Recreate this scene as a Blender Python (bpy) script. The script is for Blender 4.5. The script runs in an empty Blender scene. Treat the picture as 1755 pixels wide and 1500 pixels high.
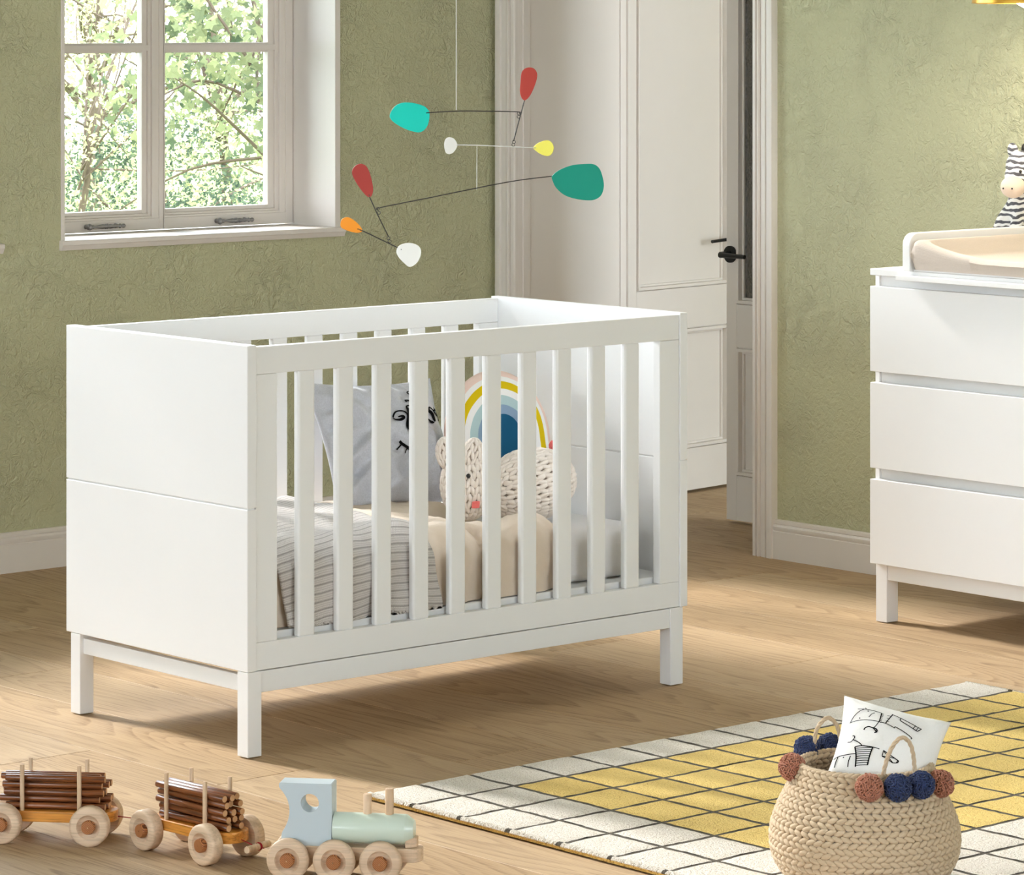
import bpy, bmesh, math, random
from mathutils import Vector, Matrix, noise as mnoise
random.seed(11)
C = bpy.context.scene.collection
PI = math.pi
R = math.radians

# ------------------------------------------------------------------ scene / view
sc = bpy.context.scene
sc.view_settings.view_transform = 'Standard'
sc.view_settings.look = 'None'
sc.view_settings.gamma = 1.0
sc.view_settings.use_curve_mapping = False
sc.view_settings.exposure = 1.0
sc.cycles.use_denoising = True
try:
    sc.cycles.denoiser = 'OPENIMAGEDENOISE'
except Exception:
    pass
sc.cycles.use_adaptive_sampling = True
sc.cycles.adaptive_threshold = 0.015
sc.cycles.max_bounces = 8
sc.cycles.diffuse_bounces = 5
sc.cycles.glossy_bounces = 4
sc.cycles.transmission_bounces = 6
sc.cycles.transparent_max_bounces = 12
sc.cycles.sample_clamp_indirect = 6.0
sc.cycles.caustics_reflective = False
sc.cycles.caustics_refractive = False

# ------------------------------------------------------------------ materials
def lin(r, g, b):
    def f(c):
        c /= 255.0
        return c/12.92 if c <= 0.04045 else ((c+0.055)/1.055)**2.4
    return (f(r), f(g), f(b), 1.0)

class NT:
    def __init__(s, name):
        s.m = bpy.data.materials.new(name); s.m.use_nodes = True
        s.t = s.m.node_tree; s.t.nodes.clear()
        s.out = s.n('ShaderNodeOutputMaterial')
    def n(s, typ, **kw):
        nd = s.t.nodes.new(typ)
        for k, v in kw.items(): setattr(nd, k, v)
        return nd
    def l(s, a, b): s.t.links.new(a, b)
    def math(s, op, a, b=None, clamp=False):
        nd = s.n('ShaderNodeMath', operation=op, use_clamp=clamp)
        for i, v in enumerate((a, b)):
            if v is None: continue
            if isinstance(v, (int, float)): nd.inputs[i].default_value = v
            else: s.l(v, nd.inputs[i])
        return nd.outputs[0]
    def mix(s, fac, a, b, blend='MIX'):
        nd = s.n('ShaderNodeMix', data_type='RGBA', blend_type=blend)
        for i, v in ((0, fac), (6, a), (7, b)):
            if isinstance(v, (int, float)): nd.inputs[i].default_value = v
            elif isinstance(v, tuple): nd.inputs[i].default_value = v
            else: s.l(v, nd.inputs[i])
        return nd.outputs[2]
    def ramp(s, fac, stops, interp='LINEAR'):
        nd = s.n('ShaderNodeValToRGB'); cr = nd.color_ramp; cr.interpolation = interp
        while len(cr.elements) < len(stops): cr.elements.new(0.5)
        for e, (p, c) in zip(cr.elements, stops):
            e.position = p; e.color = c if len(c) == 4 else (*c, 1)
        s.l(fac, nd.inputs[0]); return nd.outputs[0]
    def coord(s, kind='Object', scale=(1, 1, 1), rot=(0, 0, 0), vec=None):
        mp = s.n('ShaderNodeMapping'); mp.inputs['Scale'].default_value = scale; mp.inputs['Rotation'].default_value = rot
        if vec is None:
            tc = s.n('ShaderNodeTexCoord'); vec = tc.outputs[kind]
        s.l(vec, mp.inputs[0]); return mp.outputs[0]
    def noise(s, vec, scale, detail=3, rough=0.5, dist=0.0):
        nd = s.n('ShaderNodeTexNoise'); nd.inputs['Scale'].default_value = scale
        nd.inputs['Detail'].default_value = detail; nd.inputs['Roughness'].default_value = rough
        nd.inputs['Distortion'].default_value = dist
        s.l(vec, nd.inputs['Vector']); return nd.outputs['Fac']
    def bump(s, h, strength, dist, normal=None):
        nd = s.n('ShaderNodeBump'); nd.inputs['Strength'].default_value = strength; nd.inputs['Distance'].default_value = dist
        s.l(h, nd.inputs['Height'])
        if normal is not None: s.l(normal, nd.inputs['Normal'])
        return nd.outputs[0]
    def bsdf(s, color, rough=0.5, spec=0.5, normal=None, metallic=0.0, sheen=0.0, sss=0.0, coat=0.0):
        b = s.n('ShaderNodeBsdfPrincipled')
        if isinstance(color, tuple): b.inputs['Base Color'].default_value = color
        else: s.l(color, b.inputs['Base Color'])
        if isinstance(rough, (int, float)): b.inputs['Roughness'].default_value = rough
        else: s.l(rough, b.inputs['Roughness'])
        b.inputs['Specular IOR Level'].default_value = spec
        b.inputs['Metallic'].default_value = metallic
        b.inputs['Sheen Weight'].default_value = sheen
        b.inputs['Coat Weight'].default_value = coat
        if normal is not None: s.l(normal, b.inputs['Normal'])
        return b.outputs[0]
    def done(s, shader):
        s.l(shader, s.out.inputs[0]); return s.m

def plain(name, col, rough=0.5, spec=0.5, metallic=0.0, bump=0.0, bscale=60, sheen=0.0, coat=0.0, vary=0.0):
    t = NT(name); c = col; nrm = None
    vec = t.coord()
    nz = t.noise(vec, bscale, 3)
    if vary:
        c = t.mix(nz, tuple(x*(1-vary) for x in col[:3])+(1,), tuple(min(1, x*(1+vary)) for x in col[:3])+(1,))
    if bump: nrm = t.bump(nz, bump, 0.002)
    return t.done(t.bsdf(c, rough, spec, nrm, metallic, sheen, coat=coat))

M = {}
M['white'] = plain('white_lacquer', lin(234, 234, 234), 0.38, 0.45, vary=0.01, bscale=8)
M['dresserwhite'] = plain('dresser_white', lin(234, 232, 230), 0.4, 0.45, vary=0.01, bscale=8)
M['trim'] = plain('painted_trim', lin(222, 214, 206), 0.45, 0.4, vary=0.015, bscale=12)
M['black'] = plain('black_metal', lin(16, 16, 17), 0.45, 0.5)
M['pewter'] = plain('pewter', lin(150, 148, 148), 0.35, 0.5, metallic=0.75, vary=0.25, bscale=300)
M['gap'] = plain('seam_dark', lin(70, 52, 36), 0.9, 0.1)
M['wire'] = plain('mobile_wire', lin(70, 68, 66), 0.4, 0.5, metallic=0.6)
M['string'] = plain('white_string', lin(225, 224, 220), 0.8, 0.1)
M['ink'] = plain('black_ink', lin(14, 14, 16), 0.9, 0.1)
M['brass'] = plain('brushed_brass', lin(214, 165, 70), 0.3, 0.5, metallic=1.0, vary=0.05, bscale=40)
for n, c in dict(teal=(0, 214, 196), green=(0, 152, 130), red=(190, 66, 54), redd=(176, 62, 54), yellow=(255, 246, 104), orange=(252, 156, 38), mwhite=(240, 238, 232)).items():
    M['disc_'+n] = plain('paint_'+n, lin(*c), 0.45, 0.4)

def wall_mat():
    t = NT('olive_plaster')
    v = t.coord()
    n1 = t.noise(v, 30, 4, 0.6, 0.9)
    n2 = t.noise(v, 70, 3, 0.55, 0.8)
    n3 = t.noise(v, 5, 2)
    ridge = t.math('SUBTRACT', 1.0, t.math('MULTIPLY', t.math('ABSOLUTE', t.math('SUBTRACT', n1, 0.5)), 9.0), clamp=True)
    mask = t.ramp(n3, [(0.35, (0.25, 0.25, 0.25)), (0.65, (1, 1, 1))])
    h = t.math('ADD', t.math('MULTIPLY', t.math('MULTIPLY', ridge, mask), 0.55), t.math('MULTIPLY', n2, 0.9))
    col = t.mix(n3, lin(186, 184, 149), lin(193, 191, 158))
    return t.done(t.bsdf(col, 0.85, 0.2, t.bump(h, 1.0, 0.006)))
M['wall'] = wall_mat()
M['hallwall'] = plain('hall_plaster', lin(196, 188, 176), 0.9, 0.2, vary=0.02, bscale=6)
M['ceil'] = plain('ceiling_paint', lin(198, 194, 188), 0.9, 0.2, vary=0.01, bscale=4)

def floor_mat():
    t = NT('oak_planks')
    at = t.n('ShaderNodeAttribute', attribute_name='plank')
    sep = t.n('ShaderNodeSeparateColor'); t.l(at.outputs['Color'], sep.inputs[0])
    tc = t.n('ShaderNodeTexCoord')
    comb = t.n('ShaderNodeCombineXYZ')
    sx = t.n('ShaderNodeSeparateXYZ'); t.l(tc.outputs['Object'], sx.inputs[0])
    t.l(t.math('ADD', sx.outputs[0], t.math('MULTIPLY', sep.outputs[0], 37.0)), comb.inputs[0])
    t.l(t.math('ADD', sx.outputs[1], t.math('MULTIPLY', sep.outputs[1], 53.0)), comb.inputs[1])
    v = comb.outputs[0]
    broad = t.noise(t.coord(scale=(5, 0.8, 1), vec=v), 1.0, 4, 0.55, 0.6)
    # cathedral growth rings: contour lines of a stretched noise field
    ringf = t.noise(t.coord(scale=(4.6, 0.45, 1), vec=v), 1.0, 1.5, 0.3, 0.15)
    band = t.math('FRACT', t.math('MULTIPLY', ringf, 34.0))
    ring = t.ramp(band, [(0.0, (1, 1, 1)), (0.62, (0.55, 0.55, 0.55)), (0.86, (0.0, 0.0, 0.0)), (0.93, (0.15, 0.15, 0.15)), (1.0, (1, 1, 1))])
    pore = t.noise(t.coord(scale=(250, 6, 1), vec=v), 1.0, 3, 0.6, 0.25)
    porem = t.ramp(pore, [(0.44, (1, 1, 1)), (0.54, (0, 0, 0))])
    fine = t.noise(t.coord(scale=(90, 3, 1), vec=v), 1.0, 4, 0.6)
    c = t.mix(broad, lin(176, 147, 112), lin(198, 170, 133))
    c = t.mix(t.math('MULTIPLY', t.math('SUBTRACT', 1.0, fine), 0.45), c, lin(170, 144, 114))
    c = t.mix(t.math('MULTIPLY', t.math('MULTIPLY', t.math('SUBTRACT', 1.0, ring), t.math('ADD', t.math('MULTIPLY', porem, 0.75), 0.25)), 0.62), c, lin(112, 84, 58))
    c = t.mix(t.math('MULTIPLY', porem, 0.16), c, lin(146, 118, 90))
    c = t.mix(t.math('MULTIPLY', t.math('SUBTRACT', sep.outputs[2], 0.5), 0.30), c, lin(226, 204, 174), 'MIX')
    h = t.math('ADD', t.math('MULTIPLY', porem, -0.6), fine)
    return t.done(t.bsdf(c, 0.6, 0.2, t.bump(h, 0.12, 0.001)))
M['floor'] = floor_mat()

def wood(name, c1, c2, scale=(6, 60, 60), rot=(0, 0, 0), rough=0.5, lines=0.5, coat=0.0):
    t = NT(name)
    v = t.coord(scale=scale, rot=rot)
    n = t.noise(v, 1.0, 4, 0.6, 0.5)
    f = t.ramp(n, [(0.35, (0, 0, 0)), (0.6, (1, 1, 1))])
    w = t.noise(t.coord(scale=tuple(x*3.2 for x in scale), rot=rot), 1.0, 2)
    wl = t.ramp(w, [(0.40, (1, 1, 1)), (0.48, (0, 0, 0))])
    c = t.mix(f, c1, c2)
    c = t.mix(t.math('MULTIPLY', wl, lines), c, tuple(x*0.45 for x in c1[:3])+(1,))
    return t.done(t.bsdf(c, rough, 0.4, coat=coat))
M['beech'] = wood('beech_wood', lin(206, 176, 146), lin(224, 196, 166), scale=(5, 40, 90), lines=0.22)
M['pegwood'] = wood('peg_wood', lin(205, 172, 138), lin(222, 192, 160), scale=(60, 60, 5), lines=0.2)
M['honey'] = wood('honey_pine', lin(200, 124, 44), lin(226, 154, 66), scale=(4, 40, 90), lines=0.45, coat=0.3, rough=0.35)
M['bark'] = wood('log_bark', lin(96, 50, 22), lin(142, 82, 42), scale=(3, 90, 90), lines=0.7, rough=0.32, coat=0.35)
M['logend'] = plain('log_end', lin(206, 162, 120), 0.7, 0.2, vary=0.1, bscale=300)
def hub_mat():
    t = NT('hub_wood'); w = t.n('ShaderNodeTexWave', wave_type='BANDS', bands_direction='DIAGONAL'); w.inputs['Scale'].default_value = 190; w.inputs['Distortion'].default_value = 0.6
    t.l(t.coord(scale=(1, 0.1, 1)), w.inputs[0]); n = t.noise(t.coord(), 120, 2)
    f = t.ramp(w.outputs[1], [(0.45, (0, 0, 0)), (0.8, (1, 1, 1))])
    return t.done(t.bsdf(t.mix(f, t.mix(n, lin(176, 112, 62), lin(196, 132, 80)), lin(112, 62, 32)), 0.5, 0.4))
M['hub'] = hub_mat()
M['sky_blue'] = plain('pale_blue_paint', lin(192, 203, 208), 0.42, 0.4)
M['sage'] = plain('sage_green_paint', lin(206, 219, 204), 0.3, 0.5, coat=0.3)
M['redthread'] = plain('red_thread', lin(150, 30, 40), 0.8, 0.1)

def fabric(name, col, scale=900, strength=0.25, vary=0.10, big=0.0, sheen=0.15, rough=0.9):
    t = NT(name); v = t.coord()
    n = t.noise(v, scale*0.35, 2, 0.6); b = t.noise(v, 9, 3)
    wx = t.n('ShaderNodeTexWave', wave_type='BANDS', bands_direction='X'); wx.inputs['Scale'].default_value = scale*0.25; wx.inputs['Distortion'].default_value = 1.5
    wz = t.n('ShaderNodeTexWave', wave_type='BANDS', bands_direction='Z'); wz.inputs['Scale'].default_value = scale*0.25; wz.inputs['Distortion'].default_value = 1.5
    t.l(v, wx.inputs[0]); t.l(v, wz.inputs[0])
    h = t.math('ADD', t.math('MULTIPLY', t.math('ADD', wx.outputs[1], wz.outputs[1]), 0.35), n)
    c = t.mix(n, tuple(x*(1-vary) for x in col[:3])+(1,), tuple(min(1, x*(1+vary)) for x in col[:3])+(1,))
    nrm = t.bump(h, strength, 0.0008)
    if big: nrm = t.bump(b, big, 0.02, nrm)
    return t.done(t.bsdf(c, rough, 0.15, nrm, sheen=sheen))
M['greylinen'] = fabric('grey_linen', lin(194, 196, 204), vary=0.22, big=0.4)
M['duvet'] = fabric('beige_cotton', lin(222, 206, 188), vary=0.03, big=0.35)
M['sheet'] = fabric('white_sheet', lin(226, 223, 222), vary=0.02, big=0.1)
M['padfab'] = fabric('beige_jersey', lin(202, 188, 175), scale=700, strength=0.5, vary=0.05)
M['canvas'] = fabric('white_canvas', lin(244, 241, 236), vary=0.03, big=0.15)
M['rope'] = fabric('cotton_rope', lin(206, 183, 153), scale=1400, strength=0.35, vary=0.08)
M['yarn'] = fabric('chunky_yarn', lin(232, 222, 212), scale=1600, strength=0.4, vary=0.06)
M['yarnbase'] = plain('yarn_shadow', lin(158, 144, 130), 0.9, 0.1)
M['yarnpink'] = fabric('pink_yarn', lin(238, 124, 120), scale=1600, vary=0.1)
M['pompink'] = plain('dusty_pink_yarn', lin(182, 122, 98), 0.95, 0.1, vary=0.18, bscale=260, sheen=0.2)
M['pomblue'] = plain('navy_yarn', lin(50, 62, 100), 0.95, 0.1, vary=0.35, bscale=260, sheen=0.2)
M['plush'] = plain('plush_cream', lin(232, 208, 186), 0.95, 0.1, sheen=0.4, vary=0.04, bscale=200)

def knit_mat():
    t = NT('knit_blanket_wool')
    uv = t.n('ShaderNodeTexCoord'); sx = t.n('ShaderNodeSeparateXYZ'); t.l(uv.outputs['UV'], sx.inputs[0])
    wob = t.noise(t.coord('UV', (9, 9, 9)), 1.0, 2)
    sv = t.math('ADD', sx.outputs[1], t.math('MULTIPLY', wob, 0.012))
    row = t.math('FRACT', t.math('MULTIPLY', sv, 1/0.0165))
    line = t.ramp(row, [(0.0, (1, 1, 1)), (0.12, (1, 1, 1)), (0.2, (0, 0, 0)), (1.0, (0, 0, 0))])
    r2 = t.math('MULTIPLY', t.math('SINE', t.math('MULTIPLY', sv, 2*PI/0.0041)), 0.5)
    zig = t.math('ABSOLUTE', t.math('SINE', t.math('ADD', t.math('MULTIPLY', sx.outputs[0], PI/0.004), t.math('MULTIPLY', r2, 1.6))))
    hole = t.ramp(t.math('MULTIPLY', zig, t.math('ADD', r2, 0.5)), [(0.0, (1, 1, 1)), (0.16, (0.0, 0.0, 0.0))])
    c = t.mix(t.math('MULTIPLY', hole, 0.35), lin(236, 230, 226), lin(120, 106, 96))
    c = t.mix(t.math('MULTIPLY', line, 0.58), c, lin(128, 116, 108))
    h = t.math('SUBTRACT', t.math('MULTIPLY', zig, 0.5), t.math('ADD', line, t.math('MULTIPLY', hole, 0.4)))
    return t.done(t.bsdf(c, 0.95, 0.1, t.bump(h, 0.8, 0.003), sheen=0.2))
M['knit'] = knit_mat()

def rug_mat(name, c1, c2):
    t = NT(name); v = t.coord()
    n = t.noise(v, 330, 2, 0.7); n2 = t.noise(v, 130, 2, 0.6)
    f = t.ramp(n, [(0.33, (0, 0, 0)), (0.46, (1, 1, 1))])
    h = t.math('ADD', n, n2)
    return t.done(t.bsdf(t.mix(f, c1, c2), 0.95, 0.1, t.bump(h, 0.9, 0.006), sheen=0.15))
M['rugcream'] = rug_mat('rug_cream_wool', lin(206, 190, 170), lin(248, 240, 228))
M['rugyellow'] = rug_mat('rug_yellow_wool', lin(220, 180, 96), lin(250, 217, 130))
M['rugline'] = rug_mat('rug_grey_line', lin(74, 68, 58), lin(100, 92, 80))
M['rugside'] = rug_mat('rug_golden_edge', lin(170, 124, 50), lin(228, 186, 100))
M['rugback'] = plain('rug_backing', lin(24, 22, 20), 0.9, 0.1)

def rainbow_mat():
    t = NT('rainbow_print')
    tc = t.n('ShaderNodeTexCoord'); sx = t.n('ShaderNodeSeparateXYZ'); t.l(tc.outputs['Object'], sx.inputs[0])
    wob = t.math('MULTIPLY', t.math('SUBTRACT', t.noise(t.coord(), 14, 2), 0.5), 0.006)
    z = t.math('MAXIMUM', t.math('MULTIPLY', sx.outputs[2], 0.87), 0.0)
    r = t.math('ADD', t.math('SQRT', t.math('ADD', t.math('POWER', t.math('ABSOLUTE', sx.outputs[0]), 2), t.math('POWER', z, 2))), wob)
    rr = t.math('DIVIDE', r, 0.137)
    col = t.ramp(rr, [(0.0, lin(28, 88, 124)), (0.36, lin(140, 164, 190)), (0.50, lin(182, 206, 208)), (0.64, lin(246, 244, 242)), (0.745, lin(224, 194, 22)), (0.86, lin(247, 245, 242)), (0.935, lin(246, 218, 206))], 'CONSTANT')
    n = t.noise(t.coord(), 300, 2)
    return t.done(t.bsdf(t.mix(0.25, col, t.mix(n, (0.85, 0.85, 0.85, 1), (1, 1, 1, 1)), 'MULTIPLY'), 0.9, 0.15, t.bump(n, 0.2, 0.001)))
M['rainbow'] = rainbow_mat()

def zebra_mat():
    t = NT('zebra_plush')
    v = t.coord(scale=(1, 1, 1))
    w = t.n('ShaderNodeTexWave', wave_type='BANDS', bands_direction='Z'); w.inputs['Scale'].default_value = 20; w.inputs['Distortion'].default_value = 5.0
    w.inputs['Detail'].default_value = 1.5; w.inputs['Detail Scale'].default_value = 1.6
    t.l(v, w.inputs[0])
    f = t.ramp(w.outputs[1], [(0.50, (0, 0, 0)), (0.60, (1, 1, 1))])
    n = t.noise(v, 220, 2)
    c = t.mix(f, lin(240, 236, 230), t.mix(n, lin(64, 62, 66), lin(112, 110, 114)))
    return t.done(t.bsdf(c, 0.95, 0.1, t.bump(n, 0.4, 0.003), sheen=0.3))
M['zebra'] = zebra_mat()

def glass_mat():
    t = NT('window_glass')
    tr = t.n('ShaderNodeBsdfTransparent'); gl = t.n('ShaderNodeBsdfGlossy'); gl.inputs['Roughness'].default_value = 0.02
    fr = t.n('ShaderNodeFresnel'); fr.inputs[0].default_value = 1.35
    mx = t.n('ShaderNodeMixShader'); t.l(fr.outputs[0], mx.inputs[0]); t.l(tr.outputs[0], mx.inputs[1]); t.l(gl.outputs[0], mx.inputs[2])
    return t.done(mx.outputs[0])
M['glass'] = glass_mat()
def pebble_glass():
    t = NT('pebbled_glass')
    v = t.coord(); n = t.noise(v, 150, 2, 0.6)
    b = t.n('ShaderNodeBsdfPrincipled'); b.inputs['Base Color'].default_value = lin(150, 148, 146); b.inputs['Roughness'].default_value = 0.15
    b.inputs['Transmission Weight'].default_value = 1.0
    t.l(t.bump(n, 1.0, 0.012), b.inputs['Normal'])
    return t.done(b.outputs[0])
M['pebble'] = pebble_glass()
def bulb_mat():
    t = NT('lamp_globe'); e = t.n('ShaderNodeEmission'); e.inputs[0].default_value = (1, 0.9, 0.75, 1); e.inputs[1].default_value = 62.0
    return t.done(e.outputs[0])
M['bulb'] = bulb_mat()

def leaf_mat(name, c1, c2, tl=0.5):
    t = NT(name)
    oi = t.n('ShaderNodeAttribute', attribute_name='tint')
    c = t.mix(oi.outputs['Fac'], c1, c2)
    d = t.n('ShaderNodeBsdfDiffuse'); tr = t.n('ShaderNodeBsdfTranslucent'); t.l(c, d.inputs[0]); t.l(c, tr.inputs[0])
    mx = t.n('ShaderNodeMixShader'); mx.inputs[0].default_value = tl
    t.l(d.outputs[0], mx.inputs[1]); t.l(tr.outputs[0], mx.inputs[2])
    return t.done(mx.outputs[0])
M['leafpale'] = leaf_mat('pale_leaves', lin(138, 141, 100), lin(184, 178, 134))
M['leafmid'] = leaf_mat('maple_leaves', lin(70, 82, 64), lin(134, 136, 100))
M['leafdark'] = leaf_mat('dark_leaves', lin(52, 64, 55), lin(92, 104, 84))
M['treebark'] = plain('tree_bark', lin(86, 74, 64), 0.95, 0.1, bump=0.5, bscale=40, vary=0.3)
M['lawn'] = plain('lawn_grass', lin(120, 140, 80), 0.95, 0.1, vary=0.3, bscale=30)

# ------------------------------------------------------------------ mesh builder
class MB:
    def __init__(s): s.v = []; s.f = []; s.mi = []; s.mats = []
    def add(s, verts, faces, mi=0):
        o = len(s.v); s.v += [tuple(v) for v in verts]; s.f += [tuple(i+o for i in f) for f in faces]; s.mi += [mi]*len(faces)
    def box(s, x0, x1, y0, y1, z0, z1, mi=0, mat=None):
        vs = [(x, y, z) for x in (x0, x1) for y in (y0, y1) for z in (z0, z1)]
        if mat is not None: vs = [mat @ Vector(v) for v in vs]
        s.add(vs, [(0, 1, 3, 2), (4, 6, 7, 5), (0, 4, 5, 1), (2, 3, 7, 6), (0, 2, 6, 4), (1, 5, 7, 3)], mi)
    def lathe(s, prof, seg=24, axis='Z', org=(0, 0, 0), mi=0, cap=True, mat=None):
        vs = []; n = len(prof)
        for k in range(seg):
            a = 2*PI*k/seg; ca, sa = math.cos(a), math.sin(a)
            for r, h in prof:
                p = {'Z': (r*ca, r*sa, h), 'X': (h, r*ca, r*sa), 'Y': (r*sa, h, r*ca)}[axis]
                p = Vector(p) + Vector(org)
                if mat is not None: p = mat @ p
                vs.append(p)
        fs = [(k*n+i, ((k+1) % seg)*n+i, ((k+1) % seg)*n+i+1, k*n+i+1) for k in range(seg) for i in range(n-1)]
        if cap:
            fs.append(tuple(k*n for k in range(seg))[::-1]); fs.append(tuple(k*n+n-1 for k in range(seg)))
        s.add(vs, fs, mi)
    def tube(s, pts, r, seg=8, mi=0, closed=False, cap=True):
        pts = [Vector(p) for p in pts]; n = len(pts)
        rr = r if isinstance(r, (list, tuple)) else [r]*n
        vs = []; up = None
        for i, p in enumerate(pts):
            if closed: t = pts[(i+1) % n]-pts[i-1]
            else: t = pts[min(i+1, n-1)]-pts[max(i-1, 0)]
            t.normalize()
            if up is None:
                up = Vector((0, 0, 1)) if abs(t.z) < 0.9 else Vector((1, 0, 0))
            a = t.cross(up)
            if a.length < 1e-6: a = t.orthogonal()
            a.normalize(); b = a.cross(t).normalized(); up = b
            for k in range(seg):
                w = 2*PI*k/seg; vs.append(p + (a*math.cos(w)+b*math.sin(w))*rr[i])
        fs = []
        for i in range(n if closed else n-1):
            j = (i+1) % n
            for k in range(seg):
                fs.append((i*seg+k, i*seg+(k+1) % seg, j*seg+(k+1) % seg, j*seg+k))
        if cap and not closed:
            fs.append(tuple(range(seg))[::-1]); fs.append(tuple((n-1)*seg+k for k in range(seg)))
        s.add(vs, fs, mi)
    def capsule(s, p0, p1, r, seg=6, mi=0, bulge=1.0):
        p0 = Vector(p0); p1 = Vector(p1); d = p1-p0
        s.tube([p0-d*0.0, p0+d*0.12, p0+d*0.5, p1-d*0.12, p1], [r*0.35, r*0.8, r*bulge, r*0.8, r*0.35], seg, mi)
    def ellipsoid(s, c, rad, seg=24, rings=14, mi=0, mat=None):
        vs = []; c = Vector(c)
        for i in range(rings+1):
            th = PI*i/rings
            for k in range(seg):
                ph = 2*PI*k/seg
                p = Vector((rad[0]*math.sin(th)*math.cos(ph), rad[1]*math.sin(th)*math.sin(ph), rad[2]*math.cos(th)))
                if mat is not None: p = mat @ p
                vs.append(c+p)
        fs = [(i*seg+k, (i+1)*seg+k, (i+1)*seg+(k+1) % seg, i*seg+(k+1) % seg) for i in range(rings) for k in range(seg)]
        s.add(vs, fs, mi)
    def prism(s, outline, h0, h1, axis='Y', mi=0, mat=None):
        """outline: list of (a, b); axis is the extrusion axis."""
        n = len(outline)
        def P(a, b, h): return {'Y': (a, h, b), 'Z': (a, b, h), 'X': (h, a, b)}[axis]
        vs = [P(a, b, h0) for a, b in outline]+[P(a, b, h1) for a, b in outline]
        if mat is not None: vs = [mat @ Vector(v) for v in vs]
        fs = [tuple(range(n)), tuple(range(2*n-1, n-1, -1))]+[(i, n+i, n+(i+1) % n, (i+1) % n) for i in range(n)]
        s.add(vs, fs, mi)
    def build(s, name, mats, parent=None, bevel=0.0, seg=2, smooth=False, sharp=40, loc=None, rot=None, weld=False, subsurf=0):
        me = bpy.data.meshes.new(name)
        me.from_pydata(s.v, [], s.f)
        if not isinstance(mats, (list, tuple)): mats = [mats]
        for m in mats: me.materials.append(m)
        bm = bmesh.new(); bm.from_mesh(me)
        for f, mi in zip(bm.faces, s.mi): f.material_index = mi; f.smooth = smooth
        if weld: bmesh.ops.remove_doubles(bm, verts=bm.verts, dist=1e-5)
        bmesh.ops.recalc_face_normals(bm, faces=bm.faces)
        bm.to_mesh(me); bm.free()
        if smooth: me.set_sharp_from_angle(angle=R(sharp))
        o = bpy.data.objects.new(name, me); C.objects.link(o)
        if parent is not None: o.parent = parent
        if loc is not None: o.location = loc
        if rot is not None: o.rotation_euler = rot
        if bevel:
            b = o.modifiers.new('Bevel', 'BEVEL'); b.width = bevel; b.segments = seg; b.limit_method = 'ANGLE'; b.angle_limit = R(40); b.harden_normals = False
        if subsurf:
            m = o.modifiers.new('Subsurf', 'SUBSURF'); m.levels = subsurf; m.render_levels = subsurf
        return o

def tag(o, label, cat, group=None, kind=None):
    o['label'] = label; o['category'] = cat
    if group: o['group'] = group
    if kind: o['kind'] = kind
    return o
def thing(name, label, cat, loc=(0, 0, 0), rz=0.0, group=None):
    o = bpy.data.objects.new(name, None); C.objects.link(o); o.empty_display_size = 0.05
    o.location = loc; o.rotation_euler = (0, 0, rz)
    return tag(o, label, cat, group)
def root_struct(name, label, cat, loc=(0, 0, 0), rz=0.0):
    o = thing(name, label, cat, loc, rz); o['kind'] = 'structure'; return o
def struct(o, label, cat): return tag(o, label, cat, kind='structure')
def onebox(name, b, mat, parent=None, bevel=0.0012, seg=2):
    m = MB(); m.box(*b); return m.build(name, mat, parent, bevel=bevel, seg=seg)

def spline(pts, n=6, closed=True):
    out = []; N = len(pts)
    rng = range(N) if closed else range(N-1)
    for i in rng:
        if closed: p = [pts[(i+k-1) % N] for k in range(4)]
        else: p = [pts[max(0, min(N-1, i+k-1))] for k in range(4)]
        for j in range(n):
            t = j/n
            out.append(tuple(0.5*((2*p[1][d])+(-p[0][d]+p[2][d])*t+(2*p[0][d]-5*p[1][d]+4*p[2][d]-p[3][d])*t*t+(-p[0][d]+3*p[1][d]-3*p[2][d]+p[3][d])*t**3) for d in range(len(pts[0]))))
    if not closed: out.append(tuple(pts[-1]))
    return out

# ------------------------------------------------------------------ camera
cam = bpy.data.cameras.new('camera'); co = bpy.data.objects.new('camera', cam); C.objects.link(co)
co.location = (-4.3498, -5.7897, 1.5185); co.rotation_euler = (R(90), 0, -R(41.219))
cam.sensor_fit = 'HORIZONTAL'; cam.sensor_width = 36.0; cam.lens = 6029.6/1755*36
cam.shift_y = -(750-34.4)/1755; cam.clip_start = 0.1; cam.clip_end = 200
sc.camera = co

# ------------------------------------------------------------------ setting
YW = 2.40      # window wall plane
XW = 2.755     # door wall plane
ZC = 3.60
WINS = [(1.1669, 2.1245), (-1.1000, 0.9298), (-5.60, -4.20)]
ZS, ZT = 0.905, 3.35

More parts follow.
